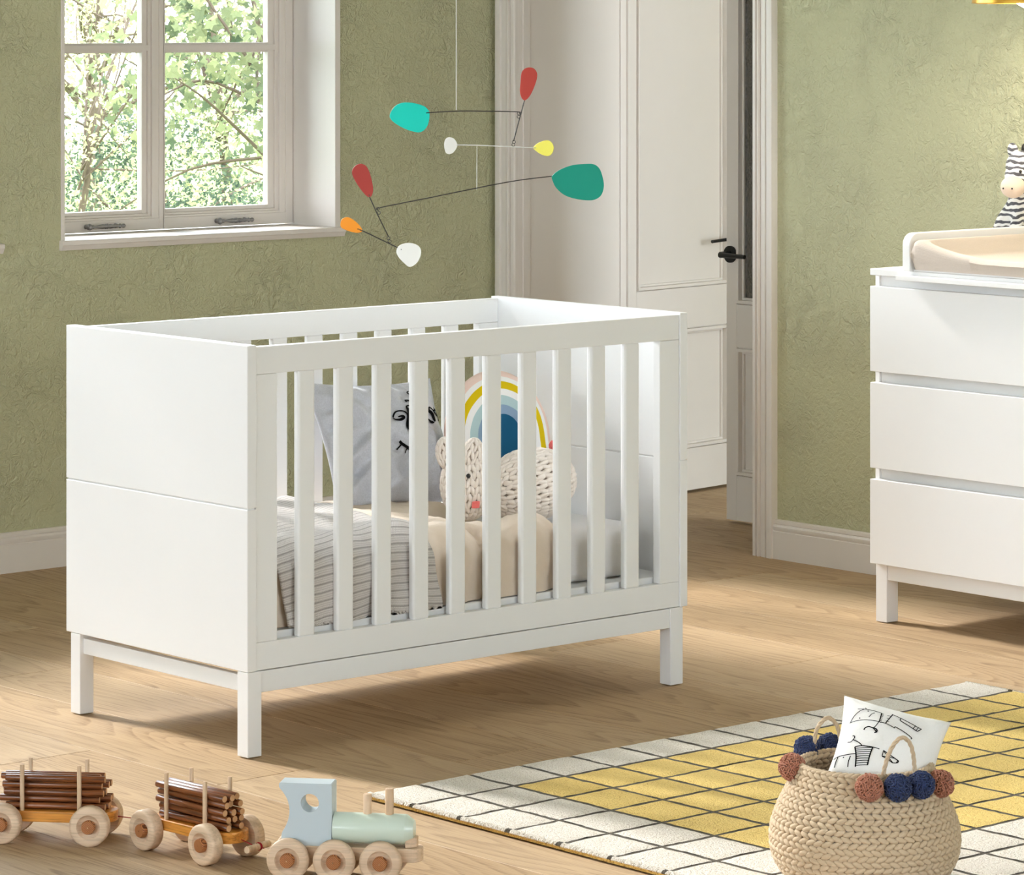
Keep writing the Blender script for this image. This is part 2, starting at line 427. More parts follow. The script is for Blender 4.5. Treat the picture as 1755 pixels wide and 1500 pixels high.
def build_floor():
    rnd = random.Random(5)
    vs = []; fs = []; cols = []
    W = 0.248; g = 0.0006; c = 0.0011
    x0 = 0.06 - W*37; ends = {-0.436: 0.29, -0.188: -0.15, 1.3: 0.51, 1.548: 0.02, 2.292: 1.02, 0.06: 1.1, 0.308: -0.3, 0.556: 0.72, 0.804: -0.55, 1.052: 1.35, 1.796: 0.9, 2.044: -0.4}
    for k in range(60):
        xa = x0+W*k; xb = xa+W
        if xa > 5.3: break
        L = 1.9; off = None
        for e in ends:
            if abs(e-xa) < 0.01: off = ends[e]
        if off is None: off = rnd.uniform(0, L)
        j = math.floor((-7.6-off)/L)
        while off+j*L < 2.75:
            ya = max(off+j*L, -7.6); yb = min(off+(j+1)*L, 2.75); j += 1
            if yb-ya < 0.02: continue
            o = len(vs); q = (rnd.random(), rnd.random(), rnd.random())
            a0, a1, b0, b1 = xa+g, xb-g, ya+g, yb-g
            vs += [(a0, b0, -c), (a1, b0, -c), (a1, b1, -c), (a0, b1, -c), (a0+c, b0+c, 0), (a1-c, b0+c, 0), (a1-c, b1-c, 0), (a0+c, b1-c, 0)]
            fs += [(o+4, o+5, o+6, o+7), (o, o+1, o+5, o+4), (o+1, o+2, o+6, o+5), (o+2, o+3, o+7, o+6), (o+3, o, o+4, o+7)]
            cols += [q]*5
    n0 = len(fs); o = len(vs)
    vs += [(-9.1, -7.6, -0.0012), (5.3, -7.6, -0.0012), (5.3, 2.75, -0.0012), (-9.1, 2.75, -0.0012), (-9.1, -7.6, -0.1), (5.3, -7.6, -0.1), (5.3, 2.75, -0.1), (-9.1, 2.75, -0.1)]
    fs += [(o, o+1, o+2, o+3), (o+7, o+6, o+5, o+4), (o, o+4, o+5, o+1), (o+1, o+5, o+6, o+2), (o+2, o+6, o+7, o+3), (o+3, o+7, o+4, o)]
    me = bpy.data.meshes.new('floor'); me.from_pydata(vs, [], fs)
    at = me.color_attributes.new('plank', 'FLOAT_COLOR', 'CORNER')
    i = 0
    for p in me.polygons:
        q = cols[p.index] if p.index < n0 else (0.5, 0.5, 0.5)
        if p.index >= n0: p.material_index = 1
        for li in p.loop_indices: at.data[li].color = (*q, 1)
    me.materials.append(M['floor']); me.materials.append(M['gap'])
    ob = bpy.data.objects.new('floor', me); C.objects.link(ob)
    return struct(ob, 'pale oak plank floor running under the whole room', 'floor')
build_floor()

# window wall with openings
mb = MB()
xs = sorted(WINS); yo = YW+0.26
edges = [-9.1]+[e for w in xs for e in (w[0]-0.010, w[1]+0.018)]+[XW]
for i in range(0, len(edges)-1, 2): mb.box(edges[i], edges[i+1], YW, yo, 0, ZC)
for a, b in xs:
    mb.box(a-0.010, b+0.018, YW, yo, 0, 0.885); mb.box(a-0.010, b+0.018, YW, yo, ZT+0.010, ZC)
struct(mb.build('wall_back', M['wall']), 'olive plastered wall with the casement window', 'wall')
# door wall: opening Y 1.269..2.291
mb = MB()
mb.box(XW, XW+0.42, -7.6, 1.2494, 0, ZC); mb.box(XW, XW+0.42, 1.2494, 2.31, 2.16, ZC); mb.box(XW, XW+0.42, 2.31, 2.66, 0, ZC)
struct(mb.build('wall_right', M['wall']), 'light olive plastered wall behind the white dresser', 'wall')
mb = MB()
mb.box(-9.1, -1.7, -7.7, -7.6, 0, ZC); mb.box(-1.7, 1.2, -7.7, -7.6, 0, 0.9); mb.box(-1.7, 1.2, -7.7, -7.6, 2.4, ZC); mb.box(1.2, 3.175, -7.7, -7.6, 0, ZC)  # unseen opening added here to let frontal fill light reach the cot
struct(mb.build('wall_front', M['ceil']), 'white wall behind the camera with an opening added for fill light', 'wall')
mb = MB()
LX = -9.0
mb.box(LX-0.1, LX, -7.6, YW, 0, 1.0); mb.box(LX-0.1, LX, -7.6, YW, 2.66, ZC); mb.box(LX-0.1, LX, -7.6, -6.0, 1.0, 2.66); mb.box(LX-0.1, LX, 1.9, YW, 1.0, 2.66); mb.box(LX-0.1, LX, -2.15, -1.95, 1.0, 2.66)
struct(mb.build('wall_left', M['ceil']), 'white wall with wide window openings on the far left', 'wall')
struct(onebox('ceiling', (-9.1, 5.3, -7.7, 2.75, ZC, ZC+0.1), M['ceil'], bevel=0), 'plain white ceiling over the room', 'ceiling')
struct(onebox('wall_hall', (4.75, 4.85, -1.2, 2.75, 0, ZC), M['hallwall'], bevel=0), 'pale hall wall beyond the doorway', 'wall')
struct(onebox('wall_hall_end', (3.17, 4.75, 2.66, 2.75, 0, ZC), M['hallwall'], bevel=0), 'hall end wall behind the open door leaf', 'wall')

# baseboards
def baseboard(name, label, horiz, a, b, plane):
    prof = [(0, 0), (0.018, 0), (0.018, 0.0775), (0.0155, 0.0795), (0.0165, 0.0825), (0.0185, 0.087), (0.0185, 0.092), (0.0155, 0.0965), (0.0125, 0.0975), (0.0125, 0.099), (0.0145, 0.100), (0.0145, 0.1085), (0.0125, 0.1105), (0, 0.1105)]
    mb = MB()
    if horiz: mb.prism([(plane-d, z) for d, z in prof], a, b, 'X')
    else: mb.prism([(plane-d, z) for d, z in prof], a, b, 'Y')
    return struct(mb.build(name, M['trim'], smooth=True, sharp=30), label, 'baseboard')
baseboard('baseboard_back', 'white moulded baseboard along the window wall', True, -9.0, 2.736, YW)
baseboard('baseboard_right', 'white moulded baseboard along the dresser wall', False, -7.6, 1.1845, XW)

# door casing and lining
def casing_prof(y0, sgn):
    # across Y from the opening edge outwards; depth towards -X
    pr = [(0, 0.012), (0.003, 0.0165), (0.014, 0.018), (0.016, 0.0115), (0.022, 0.0125), (0.024, 0.020), (0.029, 0.021), (0.031, 0.0125), (0.035, 0.0135), (0.038, 0.017), (0.054, 0.0185), (0.056, 0.0145), (0.060, 0.0155), (0.063, 0.022), (0.077, 0.0235), (0.0835, 0.0225), (0.0855, 0.016)]
    return [(XW, y0)] + [(XW-d, y0+sgn*w) for w, d in pr] + [(XW, y0+sgn*0.0855)]
for nm, y0, sg, lb in (('trim_1', 1.2694, -1, 'fluted door casing beside the olive wall by the dresser'), ('trim_2', 2.2910, 1, 'fluted door casing in the room corner')):
    mb = MB(); mb.prism(casing_prof(y0, sg), 0, 2.14, 'Z'); struct(mb.build(nm, M['trim'], smooth=True, sharp=25), lb, 'trim')
mb = MB(); mb.box(XW-0.02, XW, 1.184, 2.3765, 2.14, 2.226); struct(mb.build('trim_3', M['trim'], bevel=0.003), 'door head casing above the double doors', 'trim')
mb = MB()
mb.box(XW, 3.200, 2.2910, 2.312, 0, 2.14)      # left lining
mb.box(2.7706, 2.7993, 2.2855, 2.2910, 0, 2.14)
mb.box(3.178, 3.2035, 2.2865, 2.2910, 0, 2.14)
mb.box(XW, 3.180, 1.2480, 1.2694, 0, 2.14)     # right lining
mb.box(XW, 3.200, 1.2480, 2.312, 2.14, 2.16)
struct(mb.build('trim_4', M['trim'], bevel=0.0015), 'deep white lining of the doorway', 'trim')

# panelled leaf in local coords: x along width, y = depth (front face y=0, towards -y viewer), z up
def panel_leaf(root, w, h, panels, glazed=None):
    """frame built from stiles and rails, raised mouldings and sunk panels"""
    t = 0.04
    mb = MB()
    xs_ = sorted(set([p[0] for p in panels]+[p[1] for p in panels]))
    x0, x1 = panels[0][0], panels[0][1]
    mb.box(0, x0, 0, t, 0.010, h); mb.box(x1, w, 0, t, 0.010, h)
    zs_ = [0.010]+[z for p in sorted(panels, key=lambda q: q[2]) for z in (p[2], p[3])]+[h]
    for i in range(0, len(zs_)-1, 2): mb.box(x0, x1, 0, t, zs_[i], zs_[i+1])
    mb.build('leaf_frame', M['trim'], root, bevel=0.0015)
    for i, (a, b, c, d) in enumerate(panels):
        mm = MB(); k = 0.013
        # stepped moulding ring
        for (e0, e1, y) in ((0.0, 0.003, 0.005), (0.003, k, -0.007), (k, k+0.007, 0.009)):
            for bx in ((a+e0, b-e0, c+e0, c+e1), (a+e0, b-e0, d-e1, d-e0), (a+e0, a+e1, c+e1, d-e1), (b-e1, b-e0, c+e1, d-e1)):
                mm.box(bx[0], bx[1], y, 0.03, bx[2], bx[3])
        mm.build('panel_moulding', M['trim'], root, bevel=0.0012)
        if glazed is not None and i == glazed:
            mg = MB(); mg.box(a+k, b-k, 0.016, 0.021, c+k, d-k); g = mg.build('pane', M['pebble'], root); g['label'] = 'pebbled dark glass pane'
        else:
            mg = MB(); mg.box(a+k, b-k, 0.017, 0.028, c+k, d-k); mg.build('door_panel', M['trim'], root, bevel=0.001)

def lever(root, x, z, dirx, big=False):
    h = MB()
    h.lathe([(0.0255, -0.008), (0.0255, -0.001), (0.0245, 0.0)], 28, 'Y', (x, 0, z))
    h.tube([(x, -0.006, z), (x, -0.050, z)], 0.0085, 14)
    h.tube([(x, -0.050, z), (x+dirx*0.03, -0.054, z), (x+dirx*0.105, -0.052, z-0.001)], [0.0085, 0.007, 0.0065], 12)
    o = h.build('handle', M['black'], root, smooth=True, sharp=50); o['label'] = 'black lever handle'
    return o

d1 = root_struct('door_1', 'open white panelled door leaf with a black lever handle seen edge on', 'door', (3.2035, 2.2785, 0), R(8.1))
panel_leaf(d1, 0.556, 2.12, [(0.042, 0.514, 0.662, 2.02), (0.042, 0.514, 0.145, 0.532)])
h = MB()
h.lathe([(0.0300, -0.006), (0.0300, -0.001), (0.0290, 0.0)], 28, 'Y', (0.535, 0, 0.810))
h.tube([(0.535, -0.005, 0.810), (0.535, -0.032, 0.810)], 0.007, 14)
h.tube([(0.535, -0.030, 0.810), (0.480, -0.033, 0.809), (0.392, -0.031, 0.805)], [0.0065, 0.0055, 0.0052], 12)
h.build('handle', M['black'], d1, smooth=True, sharp=50)['label'] = 'black lever handle'
# leaf 2, front faces -X; local x runs toward -Y
d2 = root_struct('door_2', 'closed white glazed door leaf with a round black rosette beside the casing', 'door', (3.146, 1.7830, 0), R(-90))
panel_leaf(d2, 0.511, 2.12, [(0.044, 0.467, 0.662, 2.02), (0.044, 0.467, 0.145, 0.532)], glazed=0)
h = MB()
h.lathe([(0.0255, -0.008), (0.0255, -0.001), (0.0245, 0.0)], 28, 'Y', (0.020, 0, 0.8115))
h.tube([(0.020, -0.006, 0.8115), (0.020, -0.046, 0.8115)], 0.0095, 14)
h.tube([(0.020, -0.046, 0.8115), (0.055, -0.050, 0.8112), (0.125, -0.048, 0.810)], [0.0095, 0.0072, 0.0066], 12)
h.build('handle', M['black'], d2, smooth=True, sharp=50)['label'] = 'black lever handle with round rosette'

# windows
def build_window(idx, x0, x1, detail=True):
    w = root_struct(f'window_{idx}', ('white two-sash casement window with pewter pulls' if idx == 1 else f'white casement window of the row, sill end at the picture edge' if idx == 2 else 'white casement window further along the wall'), 'window', (x0, YW, 0))
    W = x1-x0; yf = 0.1977
    m = MB()      # reveal lining + narrow casing edge
    m.box(-0.0116, 0, -0.004, yf+0.05, 0.905, ZT+0.012); m.box(W, W+0.0199, -0.004, yf+0.05, 0.905, ZT+0.012); m.box(0, W, -0.004, yf+0.05, ZT, ZT+0.012)
    m.build('frame', M['trim'], w, bevel=0.001)
    s = MB()
    s.prism([(0.262, 0.877), (-0.010, 0.877), (-0.017, 0.8905), (-0.019, 0.8915), (-0.019, 0.9025), (-0.0165, 0.905), (0.262, 0.905)], -0.0161, W+0.0309, 'X')
    s.build('sill', M['trim'], w, bevel=0.0012)
    NS = 2 if W < 1.2 else 4
    for kk in range(NS):
        k = kk % 2; a = 0.006+kk*(W/NS-0.003); b = a+W/NS-0.0055
        f = MB(); y0 = yf
        so, top = 0.046, ZT-0.004
        zb = 0.9085
        st_l = 0.064 if k == 0 else 0.0165; st_r = 0.0145 if k == 0 else 0.0365
        # outer sash frame, stepped to the glass
        def ring(e_l, e_r, e_b, e_t, n_l, n_r, n_b, n_t, ya, yb):
            f.box(a+e_l, a+n_l, ya, yb, zb+e_b, top-e_t); f.box(b-n_r, b-e_r, ya, yb, zb+e_b, top-e_t)
            f.box(a+n_l, b-n_r, ya, yb, zb+e_b, zb+n_b); f.box(a+n_l, b-n_r, ya, yb, top-n_t, top-e_t)
        SL = (0.030, 0.040, 0.046, 0.056) if k == 0 else (0.0, 0.004, 0.008, 0.0165)
        SR = (0.0335, 0.043, 0.050, 0.0625) if k == 0 else (0.029, 0.052, 0.062, 0.0835)
        SB = (0.0335, 0.040, 0.047, 0.058)
        if k == 0: SL, SR = (0.018, 0.026, 0.034, 0.046), (0.0145, 0.038, 0.048, 0.0645)
        else: SL, SR = (0.0, 0.003, 0.008, 0.0165), (0.0265, 0.048, 0.060, 0.0815)
        ring(0, 0, 0, 0, max(SL[0], 0.002), SR[0], SB[0], 0.034, y0, y0+0.045)
        ring(max(SL[0], 0.002), SR[0], SB[0], 0.034, max(SL[1], 0.004), SR[1], SB[1], 0.044, y0+0.003, y0+0.045)
        ring(max(SL[1], 0.004), SR[1], SB[1], 0.044, SL[2], SR[2], SB[2], 0.050, y0+0.010, y0+0.042)
        ring(SL[2], SR[2], SB[2], 0.050, SL[3], SR[3], SB[3], 0.060, y0+0.017, y0+0.040)
        for zc in (1.4375, 1.98, 2.52, 3.0):
            f.box(a+SL[3], b-SR[3], y0+0.017, y0+0.040, zc-0.0145, zc+0.0145); f.box(a+SL[2], b-SR[2], y0+0.009, y0+0.03, zc-0.0085, zc+0.0085)
        sash = f.build('sash', M['trim'], w, bevel=0.0012)
        g = MB(); g.box(a+SL[3]-0.004, b-SR[3]+0.004, y0+0.026, y0+0.030, zb+SB[3]-0.004, top-0.056); g.build('pane', M['glass'], sash)
        if detail:
            xc = a+(0.260 if k == 0 else 0.247); zc = 0.9255
            hd = MB()
            hd.lathe([(0.002, -0.066), (0.0055, -0.064), (0.0075, -0.058), (0.0055, -0.052), (0.003, -0.049), (0.0042, -0.046), (0.0028, -0.043), (0.0024, -0.036), (0.0042, -0.022), (0.0052, -0.012), (0.004, -0.006), (0.0058, -0.003), (0.0036, 0.0),
                      (0.0058, 0.003), (0.004, 0.006), (0.0052, 0.012), (0.0042, 0.022), (0.0024, 0.036), (0.003, 0.043), (0.0052, 0.047), (0.003, 0.052), (0.0046, 0.058), (0.0046, 0.062), (0.002, 0.066)], 14, 'X', (xc, y0-0.018, zc), mat=Matrix.Translation((xc, y0-0.018, zc)) @ Matrix.Diagonal((1, 1.35, 1.35, 1)) @ Matrix.Translation((-xc, -(y0-0.018), -zc)))
            for sx in (-0.058, 0.044):
                hd.tube([(xc+sx, y0+0.001, zc), (xc+sx, y0-0.018, zc)], [0.0075, 0.004], 12)
            hd.build('handle', M['pewter'], sash, smooth=True, sharp=60)['label'] = 'pewter bar pull'
for i, (a, b) in enumerate(WINS): build_window(i+1, a, b, i < 1)

# ------------------------------------------------------------------ cot
cot = thing('cot', 'white slatted baby cot on square legs below the hanging mobile', 'cot', (0.62, 0.33, 0))
def cbox(name, b, parent=cot, bevel=0.0015, seg=2):
    m = MB(); m.box(b[0]-0.62, b[1]-0.62, b[2]-0.33, b[3]-0.33, b[4], b[5]); return m.build(name, M['white'], parent, bevel=bevel, seg=seg)
for x0, x1 in ((0.0, 0.024), (1.2330, 1.2560)):
    m = MB()
    m.box(x0-0.62, x1-0.62, -0.33, 0.33, 0.178, 0.5120); m.box(x0-0.62, x1-0.62, -0.33, 0.33, 0.5145, 0.8495); m.box(x0+0.003-0.62, x1-0.003-0.62, -0.327, 0.327, 0.5, 0.53)
    m.build('end_panel', M['white'], cot, bevel=0.0016)
for x0, x1 in ((0.0005, 0.0365), (1.2020, 1.2410)):
    for y0, y1 in ((-0.0005, 0.0355), (0.607, 0.643)): cbox('leg', (x0, x1, y0, y1, 0.0025, 0.1775))
for y0, y1 in ((0.0025, 0.022), (0.622, 0.640)): cbox('apron', (0.0365, 1.2020, y0, y1, 0.1328, 0.1765))
for x0, x1 in ((0.009, 0.027), (1.212, 1.230)): cbox('apron', (x0, x1, 0.0355, 0.607, 0.1340, 0.1680))
SL0, PIT, SWD = 0.1368, 0.1033, 0.0444
for y0, nm in ((0.0035, 'front'), (0.6335, 'back')):
    y1 = y0+0.022
    cbox('top_rail', (0.0245, 1.2325, y0, y1, 0.7885, 0.8452)); cbox('bottom_rail', (0.0245, 1.2325, y0, y1, 0.1785, 0.2357))
    cbox('stile', (0.0245, 0.0798, y0, y1, 0.2360, 0.7882)); cbox('stile', (1.1716, 1.2325, y0, y1, 0.2360, 0.7882))
    for k in range(10):
        xa = SL0+k*PIT; cbox('slat', (xa, xa+SWD, y0+0.002, y1-0.002, 0.2340, 0.7900), bevel=0.0055, seg=4)
cbox('mattress_base', (0.0245, 1.2325, 0.030, 0.630, 0.2300, 0.2495), bevel=0.002)

# mattress
def rounded_slab(name, x0, x1, y0, y1, z0, z1, r, mat, rc=0.05):
    m = MB(); pts = []
    def outline(inset):
        o = []
        for cx, cy, a0 in ((x1-rc, y1-rc, 0), (x0+rc, y1-rc, 90), (x0+rc, y0+rc, 180), (x1-rc, y0+rc, 270)):
            for k in range(8):
                a = R(a0+k*90/7); o.append((cx+(rc-inset)*math.cos(a), cy+(rc-inset)*math.sin(a)))
        return o
    rings = []
    for k in range(7): a = R(k*90/6); rings.append((r*(1-math.sin(a)), z0+r*(1-math.cos(a))))
    for k in range(7): a = R(k*90/6); rings.append((r*(1-math.cos(a)), z1-r*(1-math.sin(a))))
    n = 32; vs = []
    for ins, z in rings: vs += [(x, y, z) for x, y in outline(ins)]
    fs = [(i*n+k, i*n+(k+1) % n, (i+1)*n+(k+1) % n, (i+1)*n+k) for i in range(len(rings)-1) for k in range(n)]
    fs += [tuple(range(n))[::-1], tuple((len(rings)-1)*n+k for k in range(n))]
    m.add(vs, fs); return m.build(name, mat, smooth=True, sharp=60)
mat = rounded_slab('mattress', 0.028, 1.188, 0.062, 0.615, 0.250, 0.368, 0.030, M['sheet'])
tag(mat, 'white sheeted cot mattress, bare at its right end', 'mattress')

# ------------------------------------------------------------------ bedding
def nz(x, y, z=0.0): return mnoise.noise(Vector((x, y, z)))
def drape(s, yb, yf, zt, zb, r=0.055):
    """path from the back over the top and down the front; returns (y, z, ny, nz)"""
    L1 = yb-(yf+r)
    if s < L1: return (yb-s, zt, 0, 1)
    a = (s-L1)/r
    if a < PI/2: return (yf+r-r*math.sin(a), zt-r+r*math.cos(a), -math.sin(a), math.cos(a))
    return (yf, zt-r-(s-L1-r*PI/2), -1, 0)
def grid_mesh(name, fn, nu, nv, mats, parent=None, solid=0.0, uvfn=None, smooth=True):
    vs = []; fs = []
    for j in range(nv+1):
        for i in range(nu+1): vs.append(fn(i/nu, j/nv))
    w = nu+1
    for j in range(nv):
        for i in range(nu): fs.append((j*w+i, j*w+i+1, (j+1)*w+i+1, (j+1)*w+i))
    me = bpy.data.meshes.new(name); me.from_pydata(vs, [], fs)
    uv = me.uv_layers.new(name='UVMap')
    for p in me.polygons:
        p.use_smooth = smooth
        for li, vi in zip(p.loop_indices, p.vertices):
            i, j = vi % w, vi//w
            uv.data[li].uv = uvfn(i/nu, j/nv) if uvfn else (i/nu, j/nv)
    if not isinstance(mats, (list, tuple)): mats = [mats]
    for m in mats: me.materials.append(m)
    o = bpy.data.objects.new(name, me); C.objects.link(o)
    if parent is not None: o.parent = parent
    if solid:
        md = o.modifiers.new('Solid', 'SOLIDIFY'); md.thickness = solid; md.offset = -1
    return o
DL = 0.56+0.19
def duvet_fn(u, v):
    s = v*0.735
    xr = 0.885+0.02*math.sin(3*s)+0.012*nz(s*9, 2.2)+0.03*max(0, 0.4-s)
    x = 0.030+(xr-0.030)*u
    y, z, ny, n_z = drape(s, 0.600, 0.040, 0.414, 0.25, 0.075)
    edge = min(1.0, (1-u)*(xr-0.03)/0.075)
    edge = math.sqrt(max(0.0, 1-(1-edge)**2))
    puff = 0.016*nz(x*6, s*6, 1)+0.010*nz(x*15+s*4, s*9, 4)-0.010*abs(nz(x*18+s*10, s*10-x*6, 9))-0.005*abs(nz(x*34-s*16, s*22, 2))
    # lapped fold on the front
    lap = 0.0
    if s > 0.45:
        xc = 0.655+0.035*math.sin((s-0.45)*9)+0.012*nz(s*20, 5)
        d = x-xc; w = min(1, (s-0.45)/0.10)
        lap = w*(0.026*(1/(1+math.exp(-d/0.0035)))*math.exp(-max(0, d)/0.20) - 0.022*math.exp(-((d+0.004)/0.008)**2))
    puff *= edge
    if n_z > 0.5: z = 0.366+(z-0.366)*edge
    off = puff+lap
    if n_z < 0.5 and edge < 1: y += (1-edge)*0.020
    z2 = z+off*n_z; y2 = y+off*ny
    dent = math.exp(-((x-0.850)/0.115)**4-((y2-0.235)/0.105)**4)
    if n_z > 0.3: z2 = z2+(0.3705-z2)*dent
    back = min(1, s/0.06)
    if s < 0.06: z2 = 0.366+(z2-0.366)*math.sqrt(1-(1-back)**2)
    left = min(1.0, (x-0.03)/0.03); 
    if n_z > 0.5: z2 = 0.372+(z2-0.372)*math.sqrt(1-(1-left)**2)
    return (x, max(y2, 0.0325), max(z2, 0.2515))
duv = grid_mesh('duvet', duvet_fn, 120, 110, M['duvet'])
tag(duv, 'puffy beige duvet spread over the mattress, hanging down at the front', 'duvet')

def blanket_fn(u, v):
    s = 0.02+v*0.700
    xr = 0.50+0.04*max(0, (s-0.5))/0.2+0.05*max(0, 0.30-s)/0.3+0.006*nz(s*12, 8)
    xl = 0.095+0.030*max(0, s-0.52)/0.2+0.02*nz(s*5, 3)
    x = xl+(xr-xl)*u
    y, z, ny, n_z = drape(s, 0.600, 0.034, 0.424, 0.25, 0.080)
    puff = 0.016*nz(x*6, s*6, 1)+0.008*nz(x*15+s*4, s*9, 4)
    puff += 0.012*math.sin(x*22+s*6)*max(0, nz(x*3, s*3, 7)+0.25)
    return (x, max(y+puff*ny+ny*0.004, 0.0270), max(z+puff*n_z+0.004, 0.2525))
bl = grid_mesh('knit_blanket', blanket_fn, 90, 140, M['knit'], solid=0.005, uvfn=lambda u, v: (u*0.43, v*0.70+0.03*math.sin(u*2.2)))
tag(bl, 'cream and grey striped knit blanket over the left half of the duvet', 'blanket')

# ------------------------------------------------------------------ cushions with printed strokes
class Cushion:
    def __init__(s, W, H, T, k=0.09, wr=0.004, seed=0, exp=0.55):
        s.W, s.H, s.T, s.k, s.wr, s.seed, s.exp = W, H, T, k, wr, seed, exp; s.creases = []
    def xy(s, u, v):
        return (s.W/2*u*(1-s.k*(1-v*v)), s.H/2*v*(1-s.k*(1-u*u)))
    def h(s, u, v):
        e = max(0.0, (1-u*u)*(1-v*v)); a, b = s.xy(u, v)
        base = s.T*e**s.exp
        w = nz(a*13+s.seed, b*13, 1)+0.6*nz(a*30, b*30+s.seed, 2)-0.9*abs(nz(a*9+b*6, b*5-a*5, s.seed+5))
        cr = 0.0
        for a0, b0, a1, b1, amp, wd in s.creases:
            dx, dy = a1-a0, b1-b0; L2 = dx*dx+dy*dy; t = max(0, min(1, ((a-a0)*dx+(b-b0)*dy)/L2))
            d = ((a-a0)*dy-(b-b0)*dx)/math.sqrt(L2); ed = math.hypot(a-a0-t*dx, b-b0-t*dy)
            cr += 1.8*amp*math.exp(-(ed/(wd*3))**2)*math.tanh(d/wd)*min(1, 0.3+4*t*(1-t))
        return base+(s.wr*w+cr)*min(1, e*4)
    def uv(s, a, b):
        u, v = a/(s.W/2), b/(s.H/2)
        for _ in range(12):
            u = a/(s.W/2)/(1-s.k*(1-v*v)); v = b/(s.H/2)/(1-s.k*(1-u*u))
            u = max(-1, min(1, u)); v = max(-1, min(1, v))
        return u, v
    def surf(s, a, b, off=0.0):
        u, v = s.uv(a, b); return (a, -(s.h(u, v)+off), b)
    def mesh(s, name, mats, parent=None, n=48):
        m = MB()
        def c(i): return math.sin((2*i/n-1)*PI/2)*0.35+(2*i/n-1)*0.65
        for sg in (1, -1):
            vs = []
            for j in range(n+1):
                for i in range(n+1):
                    u, v = c(i), c(j); a, b = s.xy(u, v)
                    vs.append((a, -sg*(s.h(u, v) if sg == 1 else s.T*0.8*max(0, (1-u*u)*(1-v*v))**s.exp), b))
            fs = [(j*(n+1)+i, j*(n+1)+i+1, (j+1)*(n+1)+i+1, (j+1)*(n+1)+i) for j in range(n) for i in range(n)]
            m.add(vs, fs)
        return m.build(name, mats, parent, smooth=True, sharp=80, weld=True)
def ribbons(surf, strokes, off=0.0012):
    m = MB()
    for pts, w in strokes:
        sp = spline(pts, 5, closed=False) if len(pts) > 2 else [tuple(pts[0][i]+(pts[1][i]-pts[0][i])*t/4 for i in range(2)) for t in range(5)]
        vs = []
        n = len(sp)
        for i, p in enumerate(sp):
            q0 = sp[max(0, i-1)]; q1 = sp[min(n-1, i+1)]
            d = Vector((q1[0]-q0[0], q1[1]-q0[1]));
            if d.length < 1e-9: d = Vector((1, 0))
            d.normalize(); nx, ny = -d.y, d.x
            ww = w(i/(n-1)) if callable(w) else w
            for sgn in (-1, 1): vs.append(surf(p[0]+sgn*nx*ww/2, p[1]+sgn*ny*ww/2, off))
        m.add(vs, [(2*i, 2*i+1, 2*i+3, 2*i+2) for i in range(n-1)])
    return m

# grey pillow with sleepy eyes
LEAN = R(27)
pil = thing('pillow', 'grey linen pillow with closed sleepy eyes printed on it', 'pillow', (0.806, 0.545, 0.536))
pil.rotation_euler = (-LEAN, R(2.5), 0)
cu = Cushion(0.385, 0.318, 0.062, 0.10, 0.022, 3)
cu.creases = [(-0.17, -0.06, -0.02, 0.045, 0.007, 0.008), (-0.16, -0.12, -0.05, -0.03, 0.009, 0.007), (-0.18, 0.02, -0.10, 0.03, 0.006, 0.007), (0.0, -0.15, 0.02, -0.05, 0.005, 0.01), (-0.02, 0.16, 0.10, 0.10, 0.005, 0.008), (0.06, 0.16, 0.16, 0.06, 0.005, 0.009), (-0.13, -0.16, -0.02, -0.10, 0.008, 0.008), (0.09, -0.15, 0.12, -0.02, -0.006, 0.010)]
cu.mesh('cover', M['greylinen'], pil, 150)
def pmap(x, y):
    px, py = 507+x/5.85, 630+y/5.85; a = b = 0.0
    for _ in range(4):
        b = -(py-762+48*a)/690; a = (px-668+217*b)/546
    return (a, b)
fat = lambda a, b: (lambda t: a+(b-a)*math.sin(PI*t))
ST = [([(885, 600), (905, 545), (950, 538), (985, 575), (1000, 620)], 0.0022), ([(885, 605), (900, 628), (940, 632), (968, 615), (955, 595), (925, 598)], fat(0.0018, 0.004)),
      ([(988, 505), (1008, 560), (1022, 640), (1040, 710), (1065, 742)], fat(0.002, 0.009)), ([(1022, 640), (1060, 655), (1082, 700), (1075, 740), (1050, 735)], fat(0.002, 0.005)),
      ([(985, 507), (1000, 490), (1040, 510), (1085, 545)], 0.0022), ([(990, 450), (996, 425), (1030, 433), (1060, 465), (1090, 520)], fat(0.002, 0.005)),
      ([(1025, 322), (1050, 305), (1095, 320)], 0.0016), ([(1025, 322), (1048, 350), (1095, 372)], 0.0016),
      ([(1255, 455), (1262, 490), (1290, 515), (1312, 570), (1330, 598)], fat(0.002, 0.006)), ([(1255, 570), (1285, 600), (1326, 606)], fat(0.001, 0.004)), ([(1255, 455), (1285, 470), (1310, 490)], 0.0016),
      ([(1310, 490), (1340, 530), (1390, 565), (1412, 560), (1395, 520), (1360, 480), (1328, 470), (1310, 490)], 0.0026), ([(1325, 440), (1372, 455), (1412, 490), (1437, 535)], fat(0.0015, 0.0035)),
      ([(955, 840), (985, 870), (1030, 895), (1095, 908), (1150, 900)], fat(0.003, 0.004)), ([(975, 875), (950, 916)], 0.002), ([(1035, 902), (1020, 956)], 0.002), ([(1100, 912), (1105, 960)], 0.002),
      ([(1345, 820), (1375, 850), (1420, 880), (1465, 886), (1510, 880)], fat(0.003, 0.004)), ([(1350, 825), (1347, 872)], 0.002), ([(1425, 886), (1430, 932)], 0.002), ([(1480, 890), (1490, 935)], 0.002), ([(1250, 872), (1268, 897)], 0.002)]
